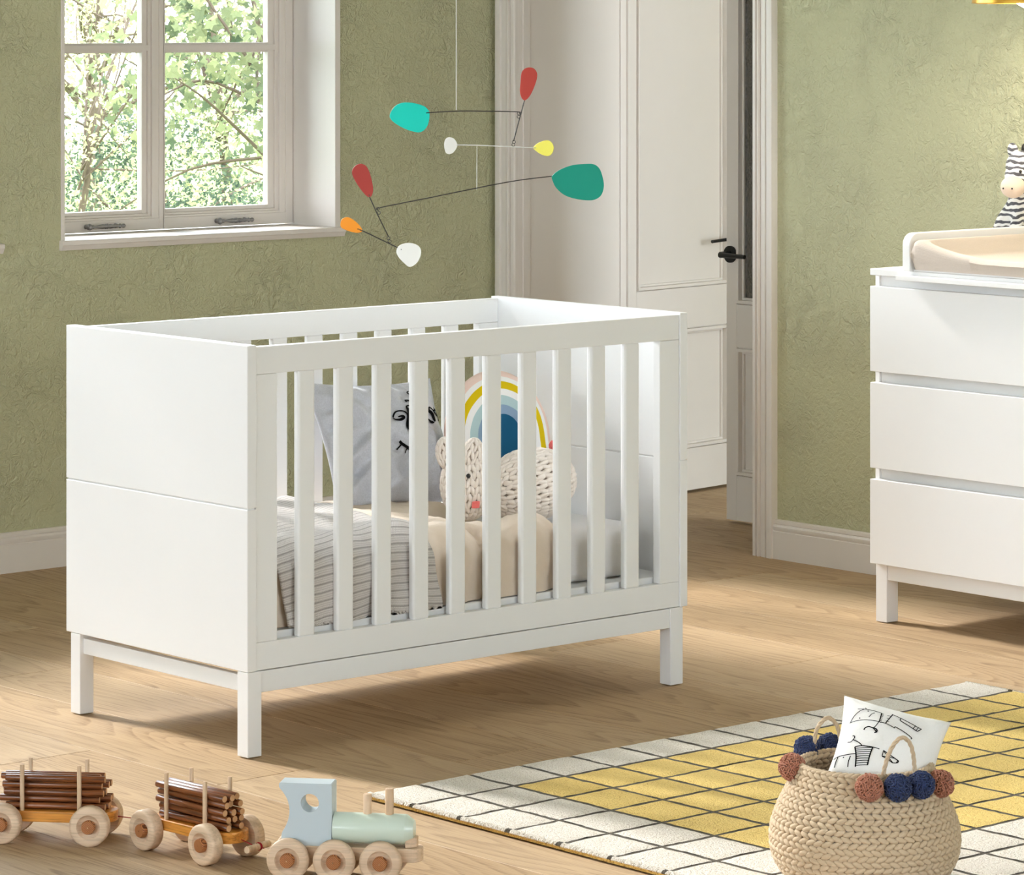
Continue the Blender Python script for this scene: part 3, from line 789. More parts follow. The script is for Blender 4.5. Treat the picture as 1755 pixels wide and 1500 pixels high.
for nm, sub in (('printed_letter', ST[:6]), ('printed_letter', ST[6:8]), ('printed_letter', ST[8:11]), ('printed_letter', ST[11:13]), ('printed_eye', ST[13:17]), ('printed_eye', ST[17:-1])):
    ribbons(cu.surf, [([pmap(*p) for p in pts], (lambda t, w=w: 1.7*w(t)) if callable(w) else 1.7*w) for pts, w in sub], 0.0030).build(nm, M['ink'], pil)['label'] = 'black swirling handwritten letter' if nm == 'printed_letter' else 'black closed eye with lashes'

# rainbow cushion
rb = MB()
def rb_out():
    o = []
    for k in range(25):
        a = PI*k/24; o.append((0.142*math.cos(a), 0.163*math.sin(a)))
    return o+[(-0.144, -0.05), (-0.142, -0.11), (-0.130, -0.125), (-0.05, -0.130), (0.05, -0.130), (0.130, -0.125), (0.142, -0.11), (0.144, -0.05)]
ro = spline(rb_out(), 3); n = len(ro); NR = 12
for sg in (1, -1):
    vs = []
    for j in range(NR+1):
        rho = math.sin(j/NR*PI/2)
        for a, b in ro: vs.append((a*rho*(1+0.0*b), -sg*(0.034*math.sqrt(max(0, 1-rho**2.4))+0.003*nz(a*rho*20, b*rho*20)*(1-rho)), 0.01*(1-rho)+b*rho))
    rb.add(vs, [(j*n+k, j*n+(k+1) % n, (j+1)*n+(k+1) % n, (j+1)*n+k) for j in range(NR) for k in range(n)])
ra = rb.build('rainbow_cushion', M['rainbow'], smooth=True, sharp=80, weld=True, loc=(1.062, 0.440, 0.534), rot=(-R(10), 0, -R(11)))
tag(ra, 'arched rainbow cushion in yellow, white and blue behind the knitted toy', 'cushion')

# ------------------------------------------------------------------ knitted bunny
def v_knit(m, c, rad, axis='X', rowh=0.0125, r=0.0052, mi=0, lo=0.10, hi=0.90, rot=None):
    c = Vector(c)
    def P(th, ph, s=1.0):
        q = (math.cos(th)*rad[0]*s, math.sin(th)*math.cos(ph)*rad[1]*s, math.sin(th)*math.sin(ph)*rad[2]*s) if axis == 'X' else (math.sin(th)*math.cos(ph)*rad[0]*s, math.sin(th)*math.sin(ph)*rad[1]*s, math.cos(th)*rad[2]*s)
        v = Vector(q)
        if rot is not None: v = rot @ v
        return c+v
    L = rad[0] if axis == 'X' else rad[2]; B = (rad[1]+rad[2])/2 if axis == 'X' else (rad[0]+rad[1])/2
    nrow = max(5, int(PI*(L+B)/2/rowh))
    for i in range(nrow):
        t = (i+0.5)/nrow
        if t < 0.02 or t > 0.98: continue
        th = PI*t; dth = PI/nrow
        ns = max(4, int(2*PI*B*math.sin(th)/(3.1*r))); dp = 2*PI/ns
        for k in range(ns):
            ph = dp*(k+0.5*(i % 2)*0)
            for sg in (-1, 1):
                m.capsule(P(th-dth*0.75, ph+sg*dp*0.40, 1.0), P(th+dth*0.55, ph+sg*dp*0.08, 0.985), r*(0.9+0.2*random.random()), 6, mi)
bun = thing('knitted_bunny', 'cream chunky knitted bunny toy with a pink nose and tail', 'soft toy', (0.93, 0.235, 0.372), -R(20))
m = MB()
m.ellipsoid((0.042, 0.0, 0.086), (0.104, 0.073, 0.076), 28, 16, 1, Matrix.Rotation(R(-10), 3, 'Y')); m.ellipsoid((-0.120, -0.030, 0.098), (0.058, 0.056, 0.075), 24, 14, 1)
v_knit(m, (0.042, 0.0, 0.086), (0.108, 0.077, 0.080), 'X', 0.0165, 0.0066, 0, rot=Matrix.Rotation(R(-10), 3, 'Y'))
v_knit(m, (-0.120, -0.030, 0.098), (0.060, 0.058, 0.077), 'Z', 0.0150, 0.0060, 0)
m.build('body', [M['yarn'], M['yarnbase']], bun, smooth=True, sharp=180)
for ex, ey, tl in ((-0.122, -0.062, 12), (-0.166, -0.020, -16)):
    e = MB(); rt = Matrix.Rotation(R(tl), 3, 'Y')
    e.ellipsoid((ex, ey, 0.168), (0.023, 0.013, 0.036), 16, 10, 1, rt); v_knit(e, (ex, ey, 0.168), (0.0245, 0.0145, 0.038), 'Z', 0.012, 0.0045, 0, rot=rt)
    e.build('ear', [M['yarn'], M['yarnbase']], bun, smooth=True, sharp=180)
e = MB(); e.ellipsoid((-0.142, -0.0920, 0.126), (0.0052, 0.0052, 0.0052), 12, 8); e.build('eye', M['black'], bun, smooth=True)
e = MB(); e.ellipsoid((-0.100, -0.0920, 0.126), (0.0052, 0.0052, 0.0052), 12, 8); e.build('eye', M['black'], bun, smooth=True)
e = MB()
for k in range(6): e.capsule((-0.132, -0.0885+0.0012*(5-k)*0.5, 0.054+0.0024*k), (-0.113, -0.0885+0.0012*(5-k)*0.5, 0.054+0.0024*k), 0.0026, 6)
e.build('nose', M['yarnpink'], bun, smooth=True)['label'] = 'pink stitched nose'
def pom_mesh(name, mat, r, n=420, seed=1):
    rn = random.Random(seed); p = MB(); p.ellipsoid((0, 0, 0), (r*0.80,)*3, 18, 12)
    for k in range(n):
        z = 1-2*(k+0.5)/n; a = k*2.39996; q = math.sqrt(1-z*z)
        d = Vector((q*math.cos(a), q*math.sin(a), z)); tg = d.orthogonal().normalized(); tg = Matrix.Rotation(rn.uniform(0, 2*PI), 3, d) @ tg
        b = d*r*rn.uniform(0.82, 0.93); h = r*rn.uniform(0.16, 0.27)
        p.tube([b-tg*h*0.9-d*h*0.6, b-tg*h*0.35+d*h*0.45, b+tg*h*0.35+d*h*0.45, b+tg*h*0.9-d*h*0.6], [r*0.045, r*0.062, r*0.062, r*0.045], 4)
    return p.build(name, mat, smooth=True, sharp=180)
tl = pom_mesh('tail', M['yarnpink'], 0.014, 120, 4); tl.parent = bun; tl.location = (0.112, 0.022, 0.170); tl['label'] = 'pink looped tail'

# ------------------------------------------------------------------ mobile
PXM = 8/6029.6
mob = thing('baby_mobile', 'hanging mobile of flat coloured paddles on thin wires over the cot', 'mobile', (0.8264, 0.3114, 1.3121), -R(41.219))
def A6(p): return ((650+p[0]/5.85-782)*PXM, -(90+p[1]/5.85-190)*PXM)
def A7(p): return ((570+p[0]/3.656-782)*PXM, -(230+p[1]/3.656-190)*PXM)
DISCS = [('teal', A6, [(105, 635), (125, 580), (170, 530), (230, 505), (320, 503), (400, 520), (460, 545), (500, 590), (505, 640), (490, 720), (455, 775), (410, 800), (360, 798), (280, 775), (190, 730), (125, 680)], 'bright teal paddle', 6),
         ('red', A6, [(1503, 150), (1550, 160), (1580, 200), (1583, 250), (1560, 330), (1520, 420), (1480, 470), (1450, 478), (1425, 450), (1410, 390), (1415, 300), (1425, 210), (1455, 165)], 'upper red paddle', -5),
         ('mwhite', A6, [(705, 850), (750, 865), (782, 915), (775, 960), (740, 1005), (700, 1020), (668, 1005), (652, 950), (655, 890), (675, 860)], 'small white paddle', 8),
         ('yellow', A6, [(1545, 955), (1590, 910), (1650, 885), (1700, 883), (1735, 910), (1750, 955), (1735, 1010), (1695, 1038), (1630, 1025), (1575, 990)], 'yellow paddle', -14),
         ('green', A7, [(1375, 262), (1420, 225), (1500, 195), (1590, 186), (1640, 190), (1675, 220), (1695, 280), (1700, 330), (1685, 380), (1650, 408), (1600, 415), (1520, 405), (1450, 380), (1400, 335), (1378, 290)], 'large sea green paddle', 4),
         ('redd', A7, [(172, 185), (210, 200), (235, 250), (253, 330), (250, 375), (232, 395), (205, 380), (165, 330), (130, 270), (122, 235), (135, 205)], 'lower red paddle', 7),
         ('orange', A7, [(88, 520), (120, 530), (160, 562), (187, 600), (175, 615), (145, 618), (95, 605), (55, 585), (50, 555), (60, 532)], 'orange paddle', 6),
         ('mwhite', A7, [(470, 682), (520, 690), (550, 715), (553, 755), (530, 805), (485, 832), (445, 805), (410, 765), (400, 730), (420, 697)], 'lower white paddle', 5)]
for mt, f, pts, lb, yaw in DISCS:
    out = spline([f(p) for p in pts], 5); d = MB(); d.prism(out, -0.002, 0.002, 'Y')
    o = d.build('paddle', M['disc_'+mt], mob, bevel=0.0008); o['label'] = lb
    cx = sum(p[0] for p in out)/len(out); cz = sum(p[1] for p in out)/len(out)
    a = R(yaw*0.5); 
    o.matrix_local = Matrix.Translation((cx, 0, cz)) @ Matrix.Rotation(a, 4, 'Z') @ Matrix.Translation((-cx, 0, -cz))
def wire(pts, f, mat='wire', r=0.0013, nm='wire'):
    w = MB(); w.tube([(f(p)[0], 0.0, f(p)[1]) for p in spline(pts, 4, closed=False)], r, 6); return w.build(nm, M[mat], mob, smooth=True, sharp=180)
w = MB(); w.tube([(0, 0, 0.002), (0, 0, ZC-1.3121)], 0.0014, 6); w.build('hanging_string', M['string'], mob, smooth=True)
wire([(470, 606), (600, 597), (780, 588), (1000, 588), (1385, 595), (1402, 612)], A6)
wire([(1462, 460), (1400, 690), (1347, 890)], A6)
wire([(770, 927), (980, 930), (1300, 945), (1570, 957)], A6, 'string', 0.0012)
wire([(980, 930), (978, 1300), (977, 1375)], A6, 'string', 0.0009, 'hanging_string')
wire([(1430, 256), (1380, 263), (1100, 300), (600, 400), (300, 460), (285, 475)], A7)
wire([(215, 355), (280, 500), (350, 640)], A7)
wire([(150, 588), (260, 640), (430, 722)], A7)
for f, p in ((A6, (1400, 612)), (A6, (1398, 645)), (A6, (1350, 897)), (A6, (1344, 925)), (A7, (284, 468)), (A7, (290, 493)), (A7, (350, 652)), (A7, (357, 672))):
    j = MB(); c = f(p); j.tube([(c[0]+0.0035*math.cos(a*PI/6), 0.0008*math.sin(a), c[1]+0.0035*math.sin(a*PI/6)) for a in range(12)], 0.0008, 5, closed=True); j.build('joint_ring', M['wire'], mob, smooth=True, sharp=60)
for f, p in ((A7, (1386, 263)), (A7, (1400, 263)), (A7, (160, 595)), (A7, (174, 601)), (A7, (415, 715)), (A7, (429, 722)), (A7, (230, 382))):
    j = MB(); c = f(p); j.lathe([(0.0014, -0.0028), (0.0014, 0.0)], 8, 'Y', (c[0], 0, c[1])); j.build('rivet', M['wire'], mob, smooth=True, sharp=60)

# ------------------------------------------------------------------ dresser with tray, pad, toy and lamp
DY0, DY1 = -0.640, 0.284
dr = thing('dresser', 'white three-drawer dresser on square legs against the olive wall', 'dresser', (2.17, -0.178, 0))
def dbox(name, b, bevel=0.0015): 
    m = MB(); m.box(b[0]-2.17, b[1]-2.17, b[2]+0.178, b[3]+0.178, b[4], b[5]); return m.build(name, M['dresserwhite'], dr, bevel=bevel)
dbox('top', (2.170, 2.705, DY0, DY1, 0.8760, 0.8928))
m = MB()
for b in ((2.190, 2.700, DY1-0.014, DY1, 0.149, 0.8758), (2.190, 2.700, DY0, DY0+0.014, 0.149, 0.8758), (2.196, 2.700, DY0+0.014, DY1-0.014, 0.149, 0.165), (2.196, 2.215, DY0+0.014, DY1-0.014, 0.165, 0.8758), (2.690, 2.700, DY0+0.014, DY1-0.014, 0.165, 0.8758)):
    m.box(b[0]-2.17, b[1]-2.17, b[2]+0.178, b[3]+0.178, b[4], b[5])
m.build('body', M['dresserwhite'], dr, bevel=0.001)
for z0, z1 in ((0.1503, 0.3628), (0.3907, 0.6061), (0.6340, 0.8487)): dbox('drawer', (2.170, 2.1895, DY0, DY1, z0, z1), 0.0014)
for x0, x1 in ((2.190, 2.232), (2.655, 2.695)):
    for y0, y1 in (((0.2450, 0.2822) if x0 < 2.3 else (0.150, 0.187)), (DY0+0.002, DY0+0.040)): dbox('leg', (x0, x1, y0, y1, 0.002, 0.1490))
dbox('apron', (2.193, 2.212, DY0+0.04, 0.2450, 0.1090, 0.1490)); dbox('apron', (2.232, 2.69, 0.258, 0.276, 0.1090, 0.1490))

tr = thing('changing_tray', 'white changing tray with a rounded side board on top of the dresser', 'changing tray', (2.155, -0.17, 0.8935))
def arc_panel(y0, y1):
    m = MB(); zb, zt = 0.0, 0.0945; r = 0.030; o = [(0.002, zb)]
    for k in range(8): a = R(180-k*90/7); o.append((0.002+r+r*math.cos(a), zt-r+r*math.sin(a)))
    for k in range(8): a = R(90-k*90/7); o.append((0.530-r+r*math.cos(a), zt-r+r*math.sin(a)))
    o.append((0.530, zb)); m.prism(o, y0+0.17, y1+0.17, 'Y'); return m.build('side_board', M['dresserwhite'], tr, bevel=0.002)
arc_panel(0.1376, 0.1620); arc_panel(-0.504, -0.480)
m = MB(); m.box(-0.013, 0.0135, -0.34, 0.342, -0.0235, -0.0105); m.build('front_lip', M['dresserwhite'], tr, bevel=0.0015)
m = MB(); m.box(0.017, 0.530, -0.310, 0.307, -0.0003, 0.004); m.build('tray_floor', M['dresserwhite'], tr, bevel=0.0005)
# pad: profile across Y, extruded along X with rounded front end
def pad_prof(y):   # height above tray floor for y in local [-0.3, 0.3] (0.3 = far left bolster)
    t = abs(y)/0.302
    return 0.040+0.046*(t**2.2)*(1 if t < 0.9 else max(0.0, 1-((t-0.9)/0.1)**2*0.25))+0.002*nz(y*20, 1)
m = MB(); vs = []; NX, NY = 70, 80
def padpt(i, jj):
    y = -0.302+0.604*jj/NY; u = i/NX
    x = 0.520*u; h = pad_prof(y); tt = abs(y)/0.302
    deep = 0.024+0.062*tt**5; bl0 = max(0.0, min(1.0, (x-0.020)/0.060)); bl0 = bl0*bl0*(3-2*bl0)
    if tt < 0.93: h = h+(min(h, deep)-h)*bl0*min(1.0, (0.520-x)/0.05)*min(1.0, (0.93-tt)/0.05)
    rr = 0.018; 
    d = min(x, 0.520-x); f = math.sqrt(max(0, 1-(1-min(1, d/rr))**2)); t = abs(y)/0.302
    e = math.sqrt(max(0, 1-max(0, (t-0.955)/0.045)**2))
    wr = 0.004*math.exp(-((x-0.06-0.25*abs(y+0.05))/0.02)**2) if -0.28 < y < 0.0 else 0
    return (x, y, 0.006+(h-0.012)*(0.80+0.20*f)*(0.75+0.25*e)+0.006*f+wr)
top = [[padpt(i, jj) for jj in range(NY+1)] for i in range(NX+1)]
vs = [p for row in top for p in row]; w_ = NY+1
fs = [(i*w_+jj, i*w_+jj+1, (i+1)*w_+jj+1, (i+1)*w_+jj) for i in range(NX) for jj in range(NY)]
bm_ = [[(0.010+0.50*i/NX, (-0.302+0.604*jj/NY)*0.975, 0.0045) for jj in range(NY+1)] for i in range(NX+1)]
o_ = len(vs); vs += [p for row in bm_ for p in row]
fs += [(o_+i*w_+jj, o_+(i+1)*w_+jj, o_+(i+1)*w_+jj+1, o_+i*w_+jj+1) for i in range(NX) for jj in range(NY)]
fs += [(jj, o_+jj, o_+jj+1, jj+1) for jj in range(NY)]+[(NX*w_+jj, NX*w_+jj+1, o_+NX*w_+jj+1, o_+NX*w_+jj) for jj in range(NY)]
fs += [(i*w_, (i+1)*w_, o_+(i+1)*w_, o_+i*w_) for i in range(NX)]+[(i*w_+NY, o_+i*w_+NY, o_+(i+1)*w_+NY, (i+1)*w_+NY) for i in range(NX)]
m.add(vs, fs)
pad = m.build('changing_pad', M['padfab'], smooth=True, sharp=55, loc=(2.153, -0.171, 0.8935))
tag(pad, 'beige hollowed changing pad lying in the white tray', 'changing pad')

# zebra
zb = thing('plush_zebra', 'sitting plush zebra with a beige muzzle on the dresser behind the pad', 'soft toy', (2.575, 0.015, 0.978), R(-128))
# local: +y = facing direction away from wall after rotation handled by head vectors
zb.rotation_euler = (0, 0, 0)
zb.location = (2.655, 0.215, 0.894); ZO = Vector((2.655, 0.215, 0.894))
q = MB()
def zell(c, r, rot=None): q.ellipsoid(Vector(c)-ZO, r, 20, 12, 0, rot)
zell((2.666, 0.214, 0.960), (0.050, 0.0465, 0.066)); zell((2.662, 0.211, 1.020), (0.040, 0.040, 0.060)); zell((2.650, 0.200, 1.075), (0.030, 0.030, 0.045))
zell((2.630, 0.183, 1.140), (0.040, 0.039, 0.042)); zell((2.612, 0.178, 1.115), (0.034, 0.034, 0.036))
q.tube([Vector(p)-ZO for p in ((2.645, 0.226, 1.030), (2.630, 0.243, 1.000), (2.617, 0.254, 0.960), (2.605, 0.258, 0.912))], [0.020, 0.0175, 0.0165, 0.0155], 12)
q.tube([Vector(p)-ZO for p in ((2.650, 0.195, 1.030), (2.625, 0.189, 1.000), (2.606, 0.188, 0.970))], [0.018, 0.016, 0.015], 12)
q.tube([Vector(p)-ZO for p in ((2.640, 0.232, 0.918), (2.590, 0.240, 0.914), (2.530, 0.244, 0.912))], [0.026, 0.020, 0.0175], 12)
q.tube([Vector(p)-ZO for p in ((2.640, 0.194, 0.918), (2.590, 0.192, 0.914), (2.535, 0.190, 0.912))], [0.025, 0.020, 0.0175], 12)
o = q.build('body', M['zebra'], zb, smooth=True, sharp=180)
md = o.modifiers.new('Remesh', 'REMESH'); md.mode = 'VOXEL'; md.voxel_size = 0.0045; md.use_smooth_shade = True
md = o.modifiers.new('Smooth', 'SMOOTH'); md.iterations = 4; md.factor = 0.5
mz = Vector((2.585, 0.170, 1.089))
q = MB(); q.ellipsoid(mz-ZO, (0.0325, 0.0325, 0.0290), 26, 16); q.build('muzzle', M['plush'], zb, smooth=True)['label'] = 'beige plush muzzle'
for p, tw in (((2.636, 0.214, 1.179), -20), ((2.640, 0.150, 1.182), 20)):
    q = MB(); q.ellipsoid(Vector(p)-ZO, (0.010, 0.017, 0.022), 16, 10, 0, Matrix.Rotation(R(tw), 3, 'X')); q.build('ear', M['zebra'], zb, smooth=True)
for p in ((2.5915, 0.192, 1.131), (2.593, 0.152, 1.129)):
    q = MB(); q.ellipsoid(Vector(p)-ZO, (0.0042,)*3, 10, 8); q.build('eye', M['black'], zb, smooth=True)
for dx in (-0.0275, -0.007):
    rv = Vector((0.752, -0.659, 0)); tv = Vector((-0.659, -0.752, 0)); yy = math.sqrt(max(0, 0.0325**2-dx**2))
    q = MB(); q.ellipsoid(mz+rv*dx+tv*yy*0.98+Vector((0, 0, -0.003))-ZO, (0.0024,)*3, 8, 6); q.build('nostril', M['black'], zb, smooth=True)
q = MB(); rn = random.Random(3)
for k in range(110):
    t = k/110; a = Vector((2.640+0.030*t+rn.uniform(-0.004, 0.004), 0.180+0.012*t+rn.uniform(-0.007, 0.007), 1.180-0.075*t))-ZO
    d = Vector((rn.uniform(-0.2, 0.5)+0.6*t, rn.uniform(-0.3, 0.3), 1-0.9*t)).normalized()*0.020
    q.tube([a-d*0.2, a+d*0.6, a+d+Vector((rn.uniform(-1, 1), rn.uniform(-1, 1), 0))*0.003], [0.0024, 0.0020, 0.0008], 4)
q.build('mane', M['black'], zb, smooth=True)

lp = thing('pendant_lamp', 'gold pendant lamp with a glowing globe hanging by the dresser wall', 'lamp', (2.39, -0.06, 1.561))
m = MB(); prof = [(0.150, 0.0)]+[(0.150*math.cos(R(a)), 0.095*math.sin(R(a))) for a in range(8, 84, 8)]+[(0.016, 0.097)]
inner = [(r-0.003 if r > 0.02 else r, z-0.0015) for r, z in prof]
m.lathe(inner[::-1]+prof, 48, cap=False); m.build('lamp_shade', M['brass'], lp, smooth=True, sharp=50)
m = MB(); m.ellipsoid((0, 0, 0.0447), (0.060,)*3, 24, 16); m.build('globe', M['bulb'], lp, smooth=True)
m = MB(); m.lathe([(0.018, 0.088), (0.018, 0.125), (0.012, 0.135)], 20); m.tube([(0, 0, 0.13), (0, 0, ZC-1.561)], 0.003, 8); m.build('cord', M['brass'], lp, smooth=True, sharp=50)

# ------------------------------------------------------------------ rug
rug = thing('rug', 'cream rug with a yellow checked centre and dark grid lines in front of the cot', 'rug', (0.8, -1.2, 0))
GX = [-0.048, 0.0790]+[0.2120+0.1360*k for k in range(11)]+[1.700]
GY = [-0.452]+[-0.5880-0.1402*k for k in range(10)]
LW = 0.0105
mc, my, ml = MB(), MB(), MB()
mall = MB(); top_z = 0.0145
nxs = len(GX)-1; nys = len(GY)-1
def yel(i, j): return i >= 2 and 1 <= j <= 6
for j in range(nys):
    for i in range(nxs):
        x0 = GX[i]+(LW/2 if i else 0.0); x1 = GX[i+1]-(LW/2 if i+1 < nxs else 0.0); y1 = GY[j]-(LW/2 if j else 0); y0 = GY[j+1]+(LW/2 if j+1 < nys else 0)
        sub = 10; ins = 0.0025; vs = []
        for b in range(sub+1):
            for a in range(sub+1):
                x = x0+(x1-x0)*a/sub; y = y0+(y1-y0)*b/sub
                ed = a in (0, sub) or b in (0, sub)
                z = top_z-(0.0026 if ed else 0)+0.0010*nz(x*60, y*60)+0.0012*nz(x*17, y*17, 3)
                vs.append((x-0.8, y+1.2, z))
        fs = [(b*(sub+1)+a, b*(sub+1)+a+1, (b+1)*(sub+1)+a+1, (b+1)*(sub+1)+a) for b in range(sub) for a in range(sub)]
        (my if yel(i, j) else mc).add(vs, fs)
ml.box(GX[0]-0.8+0.002, GX[-1]-0.8-0.002, GY[-1]+1.2+0.002, GY[0]+1.2-0.002, 0.0045, top_z-0.0035)
mc.build('border_pile', M['rugcream'], rug, smooth=True, sharp=180)['label'] = 'cream pile of the border'
my.build('centre_pile', M['rugyellow'], rug, smooth=True, sharp=180)['label'] = 'yellow pile of the centre'
ml.build('grid_lines', M['rugline'], rug)['label'] = 'dark grey grid lines'
e = MB()
rn = random.Random(8)
for side in (0, 1):
    xx = GX[0] if side == 0 else GX[-1]; sg = -1 if side == 0 else 1
    y = GY[-1]
    while y < GY[0]:
        w = rn.uniform(0.0028, 0.0042)
        e.tube([(xx-0.8-sg*0.006, y+1.2, top_z-0.001), (xx-0.8+sg*0.0005, y+1.2+rn.uniform(-.001, .001), top_z-0.0015), (xx-0.8+sg*0.004, y+1.2+rn.uniform(-.002, .002), 0.0095)], w*0.55, 5, mi=(2 if min(abs(y-g) for g in GY[1:-1]) < LW*0.55 else 1)); y += w
e.box(GX[0]-0.8-0.003, GX[0]-0.8+0.003, GY[-1]+1.2, GY[0]+1.2, 0.0035, 0.0105, 0); e.box(GX[-1]-0.8-0.003, GX[-1]-0.8+0.003, GY[-1]+1.2, GY[0]+1.2, 0.0035, 0.0105, 0)
e.build('bound_edge', [M['rugside'], M['rugcream'], M['rugline']], rug, smooth=True, sharp=60)['label'] = 'golden bound edge with tufted pile'
e = MB(); e.box(GX[0]-0.8+0.004, GX[-1]-0.8-0.004, GY[-1]+1.2+0.004, GY[0]+1.2-0.004, 0.0005, 0.0045); e.build('backing', M['rugback'], rug)

# ------------------------------------------------------------------ basket
BC = (0.1444, -1.5906, 0.0168)
bk = thing('basket', 'woven cotton rope basket with pompoms on the checked rug', 'basket', BC, -R(41.219))
PRF = [(0.095, 0.0), (0.120, 0.004), (0.141, 0.022), (0.157, 0.048), (0.1625, 0.078), (0.1600, 0.105), (0.1500, 0.135), (0.1360, 0.163), (0.1245, 0.187), (0.1165, 0.2065)]
sp = spline(PRF, 8, closed=False)
arc = [0.0]
for a, b in zip(sp, sp[1:]): arc.append(arc[-1]+math.hypot(b[0]-a[0], b[1]-a[1]))
def pat(s_):
    for i in range(len(sp)-1):
        if arc[i+1] >= s_:
            t = (s_-arc[i])/(arc[i+1]-arc[i]); return (sp[i][0]+(sp[i+1][0]-sp[i][0])*t, sp[i][1]+(sp[i+1][1]-sp[i][1])*t)
    return sp[-1]
m = MB()
m.lathe([(0.001, 0.001)]+[(max(r-0.0015, 0.001), z) for r, z in sp]+[(r-0.0055, z+0.001) for r, z in sp[::-1][:-1]]+[(0.001, 0.006)], 72, mi=1, cap=False)
row = 0.0098; nr = int(arc[-1]/row)
for i in range(nr):
    s_ = (i+0.5)*arc[-1]/nr
    r0, z0 = pat(max(0, s_-row*0.40)); r1, z1 = pat(min(arc[-1], s_+row*0.40))
    ns = max(24, int(2*PI*(r0+r1)/2/0.0155)); dp = 2*PI/ns
    for k in range(ns):
        a = dp*(k+0.5*(i % 2)); sl = dp*0.62*(1 if i % 2 else -1)
        p0 = (r0*math.cos(a-sl), r0*math.sin(a-sl), z0); p1 = (r1*math.cos(a+sl), r1*math.sin(a+sl), z1)
        m.capsule(p0, p1, 0.0056, 6, 0)
        if i > nr-9:
            q0 = ((r0-0.006)*math.cos(a-sl), (r0-0.006)*math.sin(a-sl), z0); q1 = ((r1-0.006)*math.cos(a+sl), (r1-0.006)*math.sin(a+sl), z1); m.capsule(q0, q1, 0.0050, 5, 0)
for k in range(64):
    a = 2*PI*k/64; b = a+2*PI/64*1.5
    m.capsule((0.1185*math.cos(a), 0.1185*math.sin(a), 0.2075), (0.1120*math.cos(b), 0.1120*math.sin(b), 0.2115), 0.0048, 6, 0)
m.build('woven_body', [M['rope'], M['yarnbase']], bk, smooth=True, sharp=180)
def twist(path, R0, r, nm):
    pts = spline(path, 10, closed=False); pts = [Vector(p) for p in pts]; t = MB(); L = 0.0
    for ph in (0, 2*PI/3, 4*PI/3):
        q = []; L = 0
        for i, p in enumerate(pts):
            tan = (pts[min(i+1, len(pts)-1)]-pts[max(0, i-1)]).normalized(); a = tan.cross(Vector((0.3, 1, 0.1))).normalized(); b = tan.cross(a)
            if i: L += (p-pts[i-1]).length
            w = L/0.0115*2*PI/3+ph; q.append(p+(a*math.cos(w)+b*math.sin(w))*R0)
        t.tube(q, r, 6)
    return t.build(nm, M['rope'], bk, smooth=True, sharp=180)
twist([(0.018, -0.112, 0.190), (0.022, -0.113, 0.222), (0.034, -0.114, 0.258), (0.052, -0.112, 0.276), (0.068, -0.106, 0.262), (0.075, -0.100, 0.225), (0.074, -0.098, 0.190)], 0.0018, 0.0023, 'handle')
twist([(-0.078, 0.080, 0.192), (-0.080, 0.084, 0.215), (-0.076, 0.090, 0.248), (-0.057, 0.098, 0.268), (-0.040, 0.104, 0.255), (-0.031, 0.109, 0.222), (-0.030, 0.108, 0.195)], 0.0018, 0.0023, 'handle')
pk = pom_mesh('pompom', M['pompink'], 0.0235, 420, 1); bl_ = pom_mesh('pompom', M['pomblue'], 0.0235, 420, 2)
used = set()
for kind, p in (('p', (-0.006, -0.140, 0.197)), ('b', (0.043, -0.131, 0.1945)), ('b', (0.085, -0.111, 0.195)), ('p', (0.124, -0.062, 0.187)), ('p', (-0.127, -0.010, 0.204)), ('b', (-0.092, 0.098, 0.213)), ('b', (-0.050, 0.128, 0.211))):
    src = pk if kind == 'p' else bl_
    if kind in used: o = src.copy(); C.objects.link(o)
    else: o = src; used.add(kind)
    o.parent = bk; o.location = p; o.rotation_euler = (random.random()*6, random.random()*6, random.random()*6)
    o['label'] = 'dusty pink pompom' if kind == 'p' else 'navy blue pompom'

